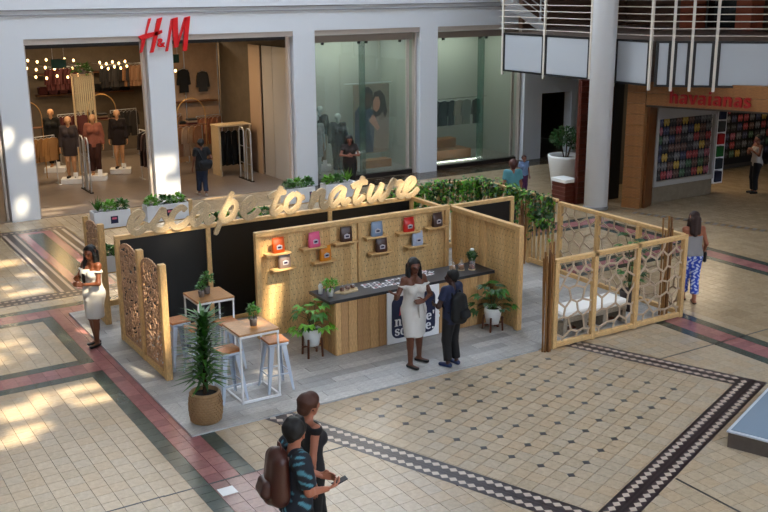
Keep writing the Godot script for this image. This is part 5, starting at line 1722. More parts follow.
	for q in [[7.45, 27.7], [11.95, 26.75]]:
		for s in 2:
			var ga := thing("security_gate", "slim steel security gate, %s of the pair at the %s door" % [["nearer", "farther"][s], ["left", "right"][k]], "security gate", p(q[0] - 0.03, 0.004, q[1] + 0.5 * s), 0, "security gates")
			put(ga, "loop", B.new().tube([Vector3(0, 0, -0.17), Vector3(0, 1.45, -0.17), Vector3(0, 1.55, -0.08), Vector3(0, 1.55, 0.08), Vector3(0, 1.45, 0.17), Vector3(0, 0, 0.17)], 0.022, 8), M.steel)
			put(ga, "crossbar", B.new().tube([Vector3(0, 0.5, -0.17), Vector3(0, 0.5, 0.17)], 0.012, 6).tube([Vector3(0, 1.0, -0.17), Vector3(0, 1.0, 0.17)], 0.012, 6), M.steel)
			put(ga, "foot", B.new().bev(Vector3(0, 0.015, 0), Vector3(0.1, 0.03, 0.45), 0.006), M.dark)
		k += 1
	# cabinet and white panel by the right-hand door
	var cb := thing("open_cabinet", "pale wood open cabinet of dark clothes by the right door", "cabinet", p(12.0, 0.004, 28.2))
	for s in [-0.5, 0.5]:
		put(cb, "side", B.new().box(Vector3(s, 0.75, 0), Vector3(0.06, 1.5, 0.6)), M.ply)
	put(cb, "top", B.new().bev(Vector3(0, 1.52, 0), Vector3(1.1, 0.05, 0.62), 0.005), M.ply)
	for i in 4:
		garment("trousers", "dark garment, number %s inside the open cabinet" % ["one", "two", "three", "four"][i], p(11.7 + 0.2 * i, 1.38, 28.2), 0.7, Color(0.03, 0.03, 0.04), 1.1, "cabinet clothes", false)
	var wp := thing("white_backdrop", "tall pale grey panel lining the right side of the shop door", "panel", p(12.8, 0.004, 26.5))
	put(wp, "panel", B.new().bev(Vector3(0, 1.95, 0.3), Vector3(0.04, 3.9, 1.1), 0.006), mat(Color(0.72, 0.71, 0.7), 0.3))
	put(wp, "panel", B.new().bev(Vector3(0, 1.95, -0.62), Vector3(0.04, 3.9, 0.7), 0.006), mat(Color(0.7, 0.68, 0.66), 0.3))
	put(wp, "end_panel", B.new().bev(Vector3(-0.06, 1.95, -1.4), Vector3(0.04, 3.9, 0.8), 0.006), mat(Color(0.66, 0.56, 0.47), 0.5))
	var dw := thing("display_wall", "beige display wall with jackets and shelves behind the right door", "wall unit", p(11.6, 0.004, 31.0))
	put(dw, "panel", B.new().bev(Vector3(0, 1.95, 0), Vector3(2.5, 3.9, 0.06), 0.006), mat(Color(0.66, 0.53, 0.4), 0.6, mottle_tex, Vector3(0.5, 0.5, 0.5)))
	for y in [1.2, 2.0]:
		put(dw, "shelf", B.new().bev(Vector3(0.2, y, 0.16), Vector3(1.7, 0.04, 0.26), 0.005), M.shopwood_dark)
	for x in [-0.9, 0.05, 1.2]:
		put(dw, "upright", B.new().bev(Vector3(x, 1.95, 0.05), Vector3(0.03, 3.9, 0.04), 0.004), M.steel)
	garment("jacket", "black jacket hung high at the left of the beige display wall", p(10.75, 3.0, 30.8), 0.1, Color(0.015, 0.015, 0.018), 0.75, "black jackets on the display wall")
	garment("jacket", "black jacket hung high at the middle of the beige display wall", p(11.55, 3.1, 30.8), 0.1, Color(0.015, 0.015, 0.018), 0.8, "black jackets on the display wall")
	garment("jacket", "grey jacket hung high at the right of the beige display wall", p(12.2, 3.0, 30.8), 0.1, Color(0.2, 0.19, 0.18), 0.7, "black jackets on the display wall")
	for i in 6:
		var fb := thing("folded_knits", "%s pile of knits on the lower shelf of the display wall" % ORD[i], "clothing", p(11.2 + 0.24 * i, 1.224, 30.84), 0, "knits on the display wall")
		put(fb, "knit", B.new().bev(Vector3(0, 0.08, 0), Vector3(0.2, 0.16, 0.2), 0.03), cloth([Color(0.6, 0.5, 0.4), Color(0.1, 0.1, 0.11), Color(0.5, 0.33, 0.2)][i % 3]))
	for i in 5:
		garment("coat", "%s of the tan and cream coats on the rail inside the right door" % ORD[i], p(10.45 + 0.2 * i, 1.5, 28.9 + 0.03 * i), 0.5, [Color(0.7, 0.55, 0.4), Color(0.62, 0.42, 0.28), Color(0.75, 0.62, 0.5)][i % 3], 0.95, "tan coats inside the right door")
	rail("low rail of tan coats inside the right door", p(10.35, 0.004, 28.88), p(11.4, 0.004, 29.05), 1.51)
	# ceiling lamps of the shop
	k = 0
	for q in [[5.2, 28.2], [7.6, 28.2], [10.8, 28.0], [6.4, 31.8], [9.4, 32.2], [11.8, 31.5]]:
		area_lamp("ceiling_lamp", "warm ceiling lamp of the clothes shop, %s" % ["front left", "front middle", "front right", "back left", "back middle", "back right"][k], p(q[0], 4.08, q[1]), Vector2(0.8, 0.3), 5.5, Color(1.0, 0.88, 0.72))
		k += 1

func displays() -> void:
	var pale := Color(0.62, 0.66, 0.64)
	mannequin("pale mannequin in a dark jacket left of the poster", p(14.25, 0.12, 26.6), towards(-0.5, -1), pale, [{"kind": "tee", "called": "jacket", "mat": cloth(Color(0.04, 0.03, 0.035)), "hem": 0.47, "sleeve": 1.0}, {"kind": "trousers", "called": "trousers", "mat": cloth(Color(0.55, 0.45, 0.35))}], 0.16)
	mannequin("pale mannequin in a navy sweater before the couple poster", p(14.45, 0.12, 25.85), towards(-0.5, -1), pale, [{"kind": "tee", "called": "sweater", "mat": cloth(Color(0.05, 0.07, 0.11)), "hem": 0.45, "sleeve": 1.0}, {"kind": "trousers", "called": "trousers", "mat": cloth(Color(0.1, 0.1, 0.12))}], 0.0)
	mannequin("white mannequin in a pale dress at the window edge", p(13.75, 0.12, 25.95), towards(-0.5, -1), pale, [{"kind": "tee", "called": "dress", "mat": cloth(Color(0.6, 0.62, 0.62)), "hem": 0.3}], 0.0)
	# poster of a couple, printed flat
	var po := thing("poster", "hanging poster of an embracing couple in the shop window", "poster", p(16.02, 1.58, 26.5))
	put(po, "sheet", B.new().box(Vector3.ZERO, Vector3(1.3, 2.15, 0.02)), mat(Color(0.52, 0.47, 0.4), 0.6))
	var pr := func(c: Color, a: Array, z: float) -> void:
		var poly := PackedVector2Array()
		for i in range(0, a.size(), 2): poly.append(Vector2(a[i], a[i + 1]))
		put(po, "print", B.new().prism(poly, 0.009, 0.01 + z), mat(c, 0.6))
	pr.call(Color(0.22, 0.25, 0.32), [-0.62, -1.05, -0.6, 0.25, -0.42, 0.45, -0.15, 0.42, 0.12, 0.2, 0.25, -1.05], 0.001)
	pr.call(Color(0.5, 0.42, 0.36), [0.05, -1.05, 0.1, -0.3, 0.0, 0.1, 0.2, 0.3, 0.5, 0.25, 0.62, -0.1, 0.6, -1.05], 0.002)
	pr.call(Color(0.2, 0.1, 0.07), [0.08, 0.0, 0.02, 0.5, 0.1, 0.82, 0.32, 0.88, 0.48, 0.7, 0.58, 0.2, 0.5, 0.02, 0.4, 0.2, 0.3, 0.1], 0.003)
	pr.call(Color(0.17, 0.1, 0.08), [-0.4, 0.4, -0.42, 0.75, -0.3, 0.98, -0.1, 1.0, 0.04, 0.85, 0.06, 0.55, -0.02, 0.35, -0.2, 0.3], 0.004)
	pr.call(Color(0.72, 0.5, 0.4), [0.06, 0.3, 0.06, 0.55, 0.14, 0.68, 0.26, 0.68, 0.32, 0.5, 0.28, 0.3, 0.18, 0.2], 0.005)
	pr.call(Color(0.28, 0.17, 0.13), [-0.25, 0.4, -0.28, 0.7, -0.15, 0.82, 0.0, 0.78, 0.05, 0.5, -0.08, 0.36], 0.006)
	pr.call(Color(0.7, 0.48, 0.38), [-0.1, -0.05, 0.02, 0.12, 0.1, 0.1, 0.3, -0.3, 0.2, -0.38], 0.007)
	put(po, "rod", B.new().tube([Vector3(-0.95, 1.12, 0), Vector3(0.75, 1.12, 0)], 0.015, 6), M.steel)
	var stp := thing("wooden_steps", "low wooden display steps under the couple poster", "display steps", p(15.6, 0.12, 26.2))
	put(stp, "tread", B.new().bev(Vector3(0, 0.12, 0), Vector3(1.7, 0.24, 0.4), 0.006), M.shopwood)
	var tb := thing("side_table", "small white table between the mannequins and the poster", "table", p(14.9, 0.12, 25.7))
	put(tb, "top", B.new().bev(Vector3(0, 0.6, 0), Vector3(0.5, 0.03, 0.3), 0.005), M.whitepaint)
	for s in [-1, 1]:
		put(tb, "leg", B.new().box(Vector3(0.21 * s, 0.29, 0), Vector3(0.03, 0.58, 0.26)), M.whitepaint)
	# second window: rail of jumpers over wooden steps
	var ra := thing("display_rail", "thin steel rail of jumpers hung in the right shop window", "clothes rail", p(18.9, 0, 26.3))
	put(ra, "bar", B.new().tube([Vector3(-1.35, 2.05, 0), Vector3(1.5, 2.05, 0)], 0.012, 8), M.chrome)
	for s in [-1.2, 1.2]:
		put(ra, "wire", B.new().tube([Vector3(s, 2.05, 0), Vector3(s, 4.38, 0)], 0.004, 5), M.chrome)
	var cs := [Color(0.05, 0.055, 0.07), Color(0.04, 0.05, 0.08), Color(0.015, 0.018, 0.03), Color(0.04, 0.055, 0.12), Color(0.05, 0.06, 0.13), Color(0.6, 0.57, 0.5), Color(0.5, 0.52, 0.47), Color(0.16, 0.11, 0.08)]
	var nm := ["charcoal", "dark slate", "black", "deep navy", "navy", "cream", "pale green", "brown"]
	for i in 8:
		garment("jumper", "%s jumper on the rail in the right shop window" % nm[i], p(17.75 + 0.3 * i + (0.1 if i == 7 else 0.0), 2.04, 26.3), 0.25 + 0.15 * sin(i * 1.9), cs[i], 0.86, "jumpers in the right shop window")
	var s2 := thing("wooden_steps", "two-tier wooden steps under the hanging jumpers", "display steps", p(18.6, 0.12, 26.6))
	put(s2, "tread", B.new().bev(Vector3(0, 0.15, 0.2), Vector3(1.9, 0.3, 0.8), 0.006), M.shopwood)
	put(s2, "tread", B.new().bev(Vector3(-0.1, 0.45, -0.1), Vector3(1.6, 0.3, 0.4), 0.006), M.shopwood)
	var ls := thing("light_strip", "thin glowing strip along the sill of the right shop window", "lamp", p(18.55, 0.13, 25.55))
	put(ls, "tube", B.new().box(Vector3(0, 0.02, 0), Vector3(1.75, 0.03, 0.03)), glow(Color(0.95, 1.0, 0.92), 2.5))
	var al := AreaLight3D.new()
	al.name = "light"
	al.area_size = Vector2(1.75, 0.03)
	al.light_energy = 0.3
	al.shadow_enabled = true
	al.area_range = 20.0
	ls.add_child(al)
	al.position = Vector3(0, 0.05, 0)
	al.rotation.x = PI / 2
func sdf(b: B, bones: Array, cell: float, k: float, colf = null, clips := []) -> void:
	# one skin over tapered capsules [from, to, radius, radius, flat end?], meshed as surface nets
	var lo := Vector3(1e9, 1e9, 1e9)
	var hi := -lo
	for q in bones:
		for e in 2:
			var r: float = q[2 + e]
			lo = lo.min(q[e] - Vector3(r, r, r))
			hi = hi.max(q[e] + Vector3(r, r, r))
	lo -= Vector3.ONE * cell * 2.5
	hi += Vector3.ONE * cell * 2.5
	var nx := int((hi.x - lo.x) / cell) + 1
	var ny := int((hi.y - lo.y) / cell) + 1
	var nz := int((hi.z - lo.z) / cell) + 1
	var f := PackedFloat32Array()
	f.resize(nx * ny * nz)
	f.fill(1.0)
	for q in bones:
		var a: Vector3 = q[0]
		var ba: Vector3 = q[1] - a
		var ra: float = q[2]
		var rb: float = q[3]
		var flat: bool = q.size() > 4 and q[4]
		var l2 := maxf(ba.length_squared(), 1e-8)
		var ln := sqrt(l2)
		var m := maxf(ra, rb) + k + cell * 2.0
		var mn := a.min(q[1]) - Vector3(m, m, m) - lo
		var mx := a.max(q[1]) + Vector3(m, m, m) - lo
		for iz in range(maxi(int(mn.z / cell), 0), mini(int(mx.z / cell) + 1, nz)):
			for iy in range(maxi(int(mn.y / cell), 0), mini(int(mx.y / cell) + 1, ny)):
				var at := (iz * ny + iy) * nx
				for ix in range(maxi(int(mn.x / cell), 0), mini(int(mx.x / cell) + 1, nx)):
					var pa := lo + Vector3(ix, iy, iz) * cell - a
					var t0 := pa.dot(ba) / l2
					var t := clampf(t0, 0.0, 1.0)
					var d := (pa - ba * t).length() - (ra + (rb - ra) * t)
					if flat and t0 > 1.0:
						d = maxf((pa - ba * t0).length() - rb, (t0 - 1.0) * ln)
					var o := f[at + ix]
					var h := maxf(k - absf(o - d), 0.0) / k
					f[at + ix] = minf(o, d) - h * h * k * 0.25
	if not clips.is_empty():
		for iz in nz:
			for iy in ny:
				for ix in nx:
					var at := (iz * ny + iy) * nx + ix
					if f[at] < 0.2:
						var q := lo + Vector3(ix, iy, iz) * cell
						for c in clips:
							f[at] = maxf(f[at], (q - c[0]).dot(c[1]))
	var id := PackedInt32Array()
	id.resize(nx * ny * nz)
	id.fill(-1)
	var vs := PackedVector3Array()
	var sy := nx
	var sz := nx * ny
	var off := [0, 1, sy, sy + 1, sz, sz + 1, sz + sy, sz + sy + 1]
	for iz in nz - 1:
		for iy in ny - 1:
			var row := (iz * ny + iy) * nx
			for ix in nx - 1:
				var at := row + ix
				var f0 := f[at]
				if f0 > cell * 2.0 or f0 < -cell * 2.0:
					continue
				var mask := 0
				for c in 8:
					if f[at + off[c]] < 0.0:
						mask += 1
				if mask == 0 or mask == 8:
					continue
				var s := Vector3.ZERO
				var n := 0
				for c in 8:
					for bit in [1, 2, 4]:
						if c & bit:
							continue
						var c2: int = c | bit
						var va := f[at + off[c]]
						var vb := f[at + off[c2]]
						if (va < 0.0) != (vb < 0.0):
							var t := va / (va - vb)
							var pa := Vector3(c & 1, (c >> 1) & 1, (c >> 2) & 1)
							var pb := Vector3(c2 & 1, (c2 >> 1) & 1, (c2 >> 2) & 1)
							s += pa.lerp(pb, t)
							n += 1
				id[at] = vs.size()
				vs.append(lo + (Vector3(ix, iy, iz) + s / n) * cell)
	b.smooth()
	var cols := PackedColorArray()
	if colf != null:
		for v in vs:
			cols.append(colf.call(v))
	var quads := []
	for iz in range(1, nz - 1):
		for iy in range(1, ny - 1):
			for ix in range(1, nx - 1):
				var at := (iz * ny + iy) * nx + ix
				var v0 := f[at]
				if absf(v0) > cell * 2.0:
					continue
				if (v0 < 0.0) != (f[at + 1] < 0.0):
					emit_quad(b, vs, cols, id[at - sy - sz], id[at - sz], id[at], id[at - sy], v0 < 0.0)
				if (v0 < 0.0) != (f[at + sy] < 0.0):
					emit_quad(b, vs, cols, id[at - 1 - sz], id[at - 1], id[at], id[at - sz], v0 < 0.0)
				if (v0 < 0.0) != (f[at + sz] < 0.0):
					emit_quad(b, vs, cols, id[at - 1 - sy], id[at - sy], id[at], id[at - 1], v0 < 0.0)
	b.flat()

func emit_quad(b: B, vs: PackedVector3Array, cols: PackedColorArray, i: int, j: int, k: int, l: int, inside: bool) -> void:
	if i < 0 or j < 0 or k < 0 or l < 0:
		return
	for q in ([i, k, j, i, l, k] if inside else [i, j, k, i, k, l]):
		if not cols.is_empty():
			b.st.set_color(cols[q])
		b.st.add_vertex(vs[q])

func bend(a: Vector3, c: Vector3, l1: float, l2: float, pole: Vector3) -> Vector3:
	# the elbow or knee between a and c
	var d := c - a
	var ln := clampf(d.length(), 0.01, (l1 + l2) * 0.999)
	var x := (l1 * l1 - l2 * l2 + ln * ln) / (2.0 * ln)
	var h := sqrt(maxf(l1 * l1 - x * x, 0.0))
	var u := d.normalized()
	var n := (pole - u * pole.dot(u)).normalized()
	return a + u * x + n * h

func hand_bones(w: Vector3, dir: Vector3, palm: Vector3, side: float, curl: float, s: float) -> Array:
	# palm, four fingers of unequal length, thumb from the side of the palm
	dir = dir.normalized()
	var across := palm.cross(dir).normalized() * side
	palm = dir.cross(across).normalized() * side
	var o := []
	for k in 4:
		var x := (k - 1.5) * 0.0195 * s
		o.append([w + across * x * 0.7, w + dir * 0.08 * s + across * x, 0.0135 * s, 0.0115 * s])
	var lens := [0.03, 0.036, 0.039, 0.033]
	for k in 4:
		var x: float = (k - 1.5) * 0.0195 * s
		var base := w + dir * 0.085 * s + across * x
		var l: float = lens[k] * s
		var d1 := (dir + palm * curl * 0.8).normalized()
		var d2 := (dir + palm * curl * 2.2).normalized()
		var m := base + d1 * l * 1.15
		o.append([base, m, 0.0092 * s, 0.0085 * s])
		o.append([m, m + d2 * l, 0.0085 * s, 0.0068 * s])
	var tb := w + dir * 0.03 * s + across * 0.03 * s
	var tm := tb + (dir * 0.6 + across * 0.75 + palm * 0.35).normalized() * 0.04 * s
	o.append([tb, tm, 0.012 * s, 0.0095 * s])
	o.append([tm, tm + (dir + across * 0.2 + palm * (0.3 + curl)).normalized() * 0.032 * s, 0.0095 * s, 0.0075 * s])
	return o

func figure(t: Node3D, o: Dictionary) -> Dictionary:
	# builds body, clothes and hair under t; lengths below are shares of the standing height
	var h: float = o.h
	var fem: bool = o.get("fem", false)
	var w := 0.88 if fem else 1.0
	var cell: float = o.get("cell", 0.014)
	var lean: Vector3 = o.get("lean", Vector3.ZERO)
	var j := {}
	j.pel = Vector3(0, 0.53, 0)
	var up := func(y: float) -> Vector3: return lean * clampf((y - 0.53) / 0.3, 0.0, 1.3)
	for s in [["l", 1.0], ["r", -1.0]]:
		var sg: float = s[1]
		j["sh" + s[0]] = Vector3(sg * 0.108 * w, 0.812, -0.004) + up.call(0.81)
		j["wr" + s[0]] = o.get("wr" + s[0], Vector3(sg * 0.145, 0.5, 0.03))
		j["el" + s[0]] = bend(j["sh" + s[0]], j["wr" + s[0]], 0.172, 0.15, o.get("pole" + s[0], Vector3(sg * 0.4, -0.2, -1)))
		var fd: Vector3 = (j["wr" + s[0]] - j["sh" + s[0]])
		if fd.length() > 0.321:
			j["wr" + s[0]] = j["sh" + s[0]] + fd.normalized() * 0.321
		j["hp" + s[0]] = Vector3(sg * 0.048, 0.515, 0)
		var an: Vector3 = o.get("an" + s[0], Vector3(sg * 0.048, 0.045, 0.0))
		j["an" + s[0]] = an
		j["kn" + s[0]] = bend(j["hp" + s[0]], an, 0.2375, 0.2355, Vector3(0, 0, 1))
		var fy: float = o.get("toe" + s[0], sg * 0.15)
		j["to" + s[0]] = an + Vector3(sin(fy) * 0.085, -0.027, cos(fy) * 0.085)
		j["he" + s[0]] = an + Vector3(-sin(fy) * 0.02, -0.025, -cos(fy) * 0.02)
	var sc := func(a: Array) -> Array:
		var out := []
		for q in a:
			out.append([q[0] * h, q[1] * h, q[2] * h, q[3] * h] + q.slice(4))
		return out
	var torso := func(g: float) -> Array:
		var a := []
		for sg in [-1.0, 1.0]:
			a.append([Vector3(sg * 0.055 * w, 0.765, 0) + up.call(0.765), Vector3(sg * 0.046 * w, 0.67, 0.0) + up.call(0.67), 0.055 * w + g, 0.053 * w + g])
			a.append([Vector3(sg * 0.04 * w, 0.66, 0) + up.call(0.66), Vector3(sg * 0.045, 0.545, -0.005), 0.05 * w + g, 0.06 + g])
			a.append([Vector3(sg * 0.05 * w, 0.803, -0.006) + up.call(0.8), j["shl" if sg > 0 else "shr"], 0.04 * w + g, 0.034 * w + g])
			if fem:
				a.append([Vector3(sg * 0.046, 0.735, 0.042) + up.call(0.735), Vector3(sg * 0.046, 0.725, 0.044) + up.call(0.725), 0.036 + g, 0.036 + g])
			a.append([Vector3(sg * 0.044, 0.525, -0.022), Vector3(sg * 0.044, 0.51, -0.02), 0.058 + g, 0.056 + g])
		return a
	var arm := func(s: String, g: float, f0 := 0.0, f1 := 1.0) -> Array:
		return [[j["sh" + s].lerp(j["el" + s], f0), j["sh" + s].lerp(j["el" + s], f1), lerpf(0.03, 0.024, f0) * w + g, lerpf(0.03, 0.024, f1) * w + g, f1 < 1.0]]
	var leg := func(s: String, g: float, f1 := 2.0) -> Array:
		var a := [[j["hp" + s], j["hp" + s].lerp(j["kn" + s], minf(f1, 1.0)), 0.056 + g, lerpf(0.056, 0.036, minf(f1, 1.0)) + g, f1 < 1.0]]
		if f1 > 1.0:
			a.append([j["kn" + s], j["kn" + s].lerp(j["an" + s], f1 - 1.0), 0.034 + g, lerpf(0.034, 0.021, f1 - 1.0) + g * 1.6, f1 < 2.0])
		return a
	# body
	var bones: Array = torso.call(0.0)
	bones.append([Vector3(0, 0.81, -0.012) + up.call(0.81), Vector3(0, 0.885, 0.002) + up.call(0.86), 0.034 * w, 0.031 * w])
	for s in ["l", "r"]:
		bones += arm.call(s, 0.0)
		bones.append([j["el" + s], j["wr" + s], 0.0235 * w, 0.0155 * w])
		bones += leg.call(s, 0.0)
		bones.append([j["kn" + s].lerp(j["an" + s], 0.25) + Vector3(0, 0, -0.008), j["kn" + s].lerp(j["an" + s], 0.4) + Vector3(0, 0, -0.008), 0.03, 0.026])
		bones.append([j["he" + s], j["to" + s], 0.021, 0.015])
	var skin: Color = o.skin.srgb_to_linear()
	var body := B.new()
	body.col(skin)
	sdf(body, sc.call(bones), cell, 0.03 * h / 1.7, func(_v): return skin)
	# head on its own finer grid
	var hx := Transform3D(Basis.from_euler(Vector3(o.get("nod", 0.0), o.get("look", 0.0), o.get("tilt", 0.0))), (Vector3(0, 0.87, 0) + up.call(0.9)) * h)
	j.head = hx
	var hb := []
	var H := func(x, y, z): return hx * (Vector3(x, y, z) * h)
	hb.append([H.call(0, 0.072, -0.012), H.call(0, 0.066, 0.006), 0.054 * h, 0.05 * h])
	hb.append([H.call(0, 0.045, 0.016), H.call(0, 0.02, 0.02), 0.04 * h, 0.03 * h])
	hb.append([H.call(0, 0.006, 0.03), H.call(0, 0.008, 0.032), 0.018 * h, 0.018 * h])
	hb.append([H.call(0, 0.0, -0.005), H.call(0, 0.03, -0.005), 0.03 * w * h, 0.032 * w * h])
	var hb2 := [[H.call(0, 0.052, 0.058), H.call(0, 0.036, 0.066), 0.006 * h, 0.0085 * h], [H.call(0, 0.018, 0.051), H.call(0, 0.018, 0.053), 0.01 * h, 0.01 * h]]
	for sg in [-1.0, 1.0]:
		hb2.append([H.call(sg * 0.049, 0.05, -0.002), H.call(sg * 0.051, 0.034, -0.002), 0.009 * h, 0.007 * h])
		hb2.append([H.call(sg * 0.01, 0.06, 0.055), H.call(sg * 0.028, 0.062, 0.047), 0.006 * h, 0.006 * h])
	var eyes := [H.call(0.019, 0.052, 0.052), H.call(-0.019, 0.052, 0.052)]
	var mouth: Vector3 = H.call(0, 0.018, 0.062)
	var brow := [H.call(0.02, 0.063, 0.054), H.call(-0.02, 0.063, 0.054)]
	var plain: bool = o.get("plain", false)
	var lips := skin * Color(1.0, 0.5, 0.5)
	var tint := func(v: Vector3) -> Color:
		if plain: return skin
		for e in eyes:
			if v.distance_to(e) < 0.0065 * h: return Color(0.02, 0.015, 0.012)
		for e in brow:
			if absf((hx.affine_inverse() * v).y - 0.063 * h) < 0.004 * h and v.distance_to(e) < 0.014 * h: return skin * 0.25
		var ml := hx.affine_inverse() * (v - mouth)
		if (v - mouth).length() < 0.014 * h and absf((hx.basis.inverse() * (v - mouth)).y) < 0.005 * h: return lips
		return skin
	sdf(body, hb + hb2, o.get("hcell", 0.007), 0.016, tint)
	for s in ["l", "r"]:
		var sg := 1.0 if s == "l" else -1.0
		var fd: Vector3 = o.get("hd" + s, (j["wr" + s] - j["el" + s]))
		var pn: Vector3 = o.get("pn" + s, Vector3(-sg, 0, 0.2))
		sdf(body, hand_bones(j["wr" + s] * h, fd, pn, sg, o.get("curl" + s, 0.35), h / 1.7), 0.0055, 0.006, func(_v): return skin)
	put(t, "body", body, M.skin_dark)
	# clothes
	for c in o.clothes:
		var bb := B.new()
		var cb := []
		var clips := []
		match c.kind:
			"dress":
				cb = torso.call(0.012)
				var hem: float = c.get("hem", 0.3)
				for sg in [-1.0, 1.0]:
					cb.append([Vector3(sg * 0.045, 0.52, -0.004), Vector3(sg * 0.034, hem, 0.004), 0.066, 0.06, true])
				cb.append([Vector3(0, 0.5, 0.0), Vector3(0, hem, 0.015), 0.07, 0.07, true])
				cb.append([Vector3(0, 0.45, 0.03), Vector3(0, hem, 0.035), 0.055, 0.06, true])
				cb.append([Vector3(0, 0.45, -0.02), Vector3(0, hem, -0.02), 0.07, 0.07, true])
				for s in ["l", "r"]:
					cb += arm.call(s, 0.014, 0.12, 0.42)
					cb += leg.call(s, 0.017, 0.96)
				clips = [[Vector3(0, 0.768, 0) * h, Vector3.UP], [Vector3(0, hem, 0) * h, Vector3.DOWN]]
			"tee":
				cb = torso.call(0.012)
				for s in ["l", "r"]:
					cb += arm.call(s, c.get("loose", 0.014), 0.0, minf(c.get("sleeve", 0.62), 1.0))
					if c.get("sleeve", 0.62) > 0.9:
						cb.append([j["el" + s], j["el" + s].lerp(j["wr" + s], 0.95), 0.036, 0.028, true])
				cb.append([Vector3(0, 0.72, 0) + up.call(0.72), Vector3(0, c.get("hem", 0.47), 0), 0.06, 0.072, true])
				for sg in [-1.0, 1.0]:
					cb.append([Vector3(sg * 0.045, 0.6, 0), Vector3(sg * 0.045, c.get("hem", 0.47), -0.004), 0.066, 0.07, true])
				clips = [[(Vector3(0, 0.868, 0) + up.call(0.84)) * h, Vector3.UP], [Vector3(0, c.get("hem", 0.47), 0) * h, Vector3.DOWN]]
			"vest":
				cb = torso.call(0.011)
				cb.append([Vector3(0, 0.7, 0), Vector3(0, c.get("hem", 0.5), 0), 0.06, 0.07, true])
				clips = [[Vector3(0, c.get("top", 0.8), 0) * h, Vector3.UP], [Vector3(0, c.get("hem", 0.5), 0) * h, Vector3.DOWN]]
			"trousers":
				for s in ["l", "r"]:
					cb += leg.call(s, 0.013, c.get("to", 1.9))
					var sg := 1.0 if s == "l" else -1.0
					cb.append([Vector3(sg * 0.044, 0.53, -0.012), Vector3(sg * 0.046, 0.5, -0.012), 0.068, 0.068])
				clips = [[Vector3(0, 0.575, 0) * h, Vector3.UP]]
			"shoe":
				for s in ["l", "r"]:
					var q := B.new()
					sdf(q, [[j["he" + s] * h, j["to" + s] * h, 0.026 * h, 0.021 * h]], 0.009, 0.01, null, [[Vector3(0, 0.003 * h, 0), Vector3.DOWN], [Vector3(0, c.get("cut", 0.05) * h, 0), Vector3.UP]])
					put(t, c.get("called", "shoe"), q, c.mat)
				continue
		sdf(bb, sc.call(cb), cell, 0.025, c.get("tint", null), clips)
		put(t, c.called, bb, c.mat)
	# hair
	if o.has("hair"):
		var hbones := []
		for q in o.hair:
			hbones.append([hx * (q[0] * h), hx * (q[1] * h), q[2] * h, q[3] * h])
		var hc := B.new()
		var face: Vector3 = hx * (Vector3(0, 0.045, 0.036) * h)
		var cut := []
		if o.has("crop"):
			cut = [[hx * (Vector3(0, 0.06, 0.006) * h), hx.basis * Vector3(0, -0.72, 0.69)]]
		sdf(hc, hbones, 0.009, 0.012, null, cut)
		put(t, "hair", hc, o.hair_mat)
	return j

func long_hair(n := 1.0) -> Array:
	var a := [[Vector3(0, 0.084, -0.016), Vector3(0, 0.09, 0.004), 0.052, 0.045]]
	for sg in [-1.0, 1.0]:
		a.append([Vector3(sg * 0.03, 0.09, 0.012), Vector3(sg * 0.052, 0.03, 0.004), 0.024, 0.018])
		a.append([Vector3(sg * 0.05, 0.04, -0.002), Vector3(sg * 0.062, -0.04 - 0.05 * n, 0.01), 0.02, 0.022])
		a.append([Vector3(sg * 0.06, -0.04 - 0.04 * n, 0.01), Vector3(sg * 0.055, -0.06 - 0.07 * n, 0.035), 0.022, 0.014])
		a.append([Vector3(sg * 0.03, 0.05, -0.045), Vector3(sg * 0.035, -0.06 - 0.05 * n, -0.05), 0.03, 0.024])
	a.append([Vector3(0, 0.06, -0.05), Vector3(0, -0.08 - 0.05 * n, -0.055), 0.035, 0.025])
	return a

func short_hair() -> Array:
	return [[Vector3(0, 0.074, -0.014), Vector3(0, 0.07, 0.004), 0.0615, 0.057], [Vector3(0, 0.045, -0.03), Vector3(0, 0.02, -0.03), 0.036, 0.026]]

func backpack(t: Node3D, label: String, sh: float, m: Material, strap: Material, size := 1.0, shift := Vector3.ZERO) -> void:
	# worn on the back, shoulder height sh
	var b := B.new()
	var c := Vector3(0, sh - 0.24 * size, -0.2 * size) + shift
	sdf(b, [[c + Vector3(-0.08, 0.15, 0.02) * size, c + Vector3(-0.1, -0.14, 0) * size, 0.075 * size, 0.085 * size], [c + Vector3(0.08, 0.15, 0.02) * size, c + Vector3(0.1, -0.14, 0) * size, 0.075 * size, 0.085 * size], [c + Vector3(0, 0.18, 0.02) * size, c + Vector3(0, -0.15, -0.02) * size, 0.08 * size, 0.1 * size]], 0.014, 0.04)
	put(t, "bag", b, m)
	var pk := B.new()
	sdf(pk, [[c + Vector3(-0.06, -0.1, -0.1) * size, c + Vector3(0.06, -0.1, -0.1) * size, 0.055 * size, 0.055 * size], [c + Vector3(-0.06, -0.04, -0.09) * size, c + Vector3(0.06, -0.04, -0.09) * size, 0.045 * size, 0.045 * size]], 0.012, 0.03)
	put(t, "pocket", pk, m)
	for sg in [-1.0, 1.0]:
		put(t, "strap", B.new().tube([c + Vector3(sg * 0.1, 0.17, 0.05) * size, Vector3(sg * 0.11, sh + 0.035, -0.03), Vector3(sg * 0.115, sh + 0.02, 0.06), Vector3(sg * 0.13, sh - 0.1, 0.115), Vector3(sg * 0.15, sh - 0.24, 0.06), Vector3(sg * 0.15, sh - 0.33, -0.06)], 0.02 * size, 8), strap)
	put(t, "handle", B.new().tube([c + Vector3(-0.04, 0.24, 0.04) * size, c + Vector3(-0.03, 0.29, 0.04) * size, c + Vector3(0.03, 0.29, 0.04) * size, c + Vector3(0.04, 0.24, 0.04) * size], 0.009, 6), strap)

func towards(x: float, d: float) -> float:
	# the turn that faces a direction (x right, d away)
	return atan2(x, -d)

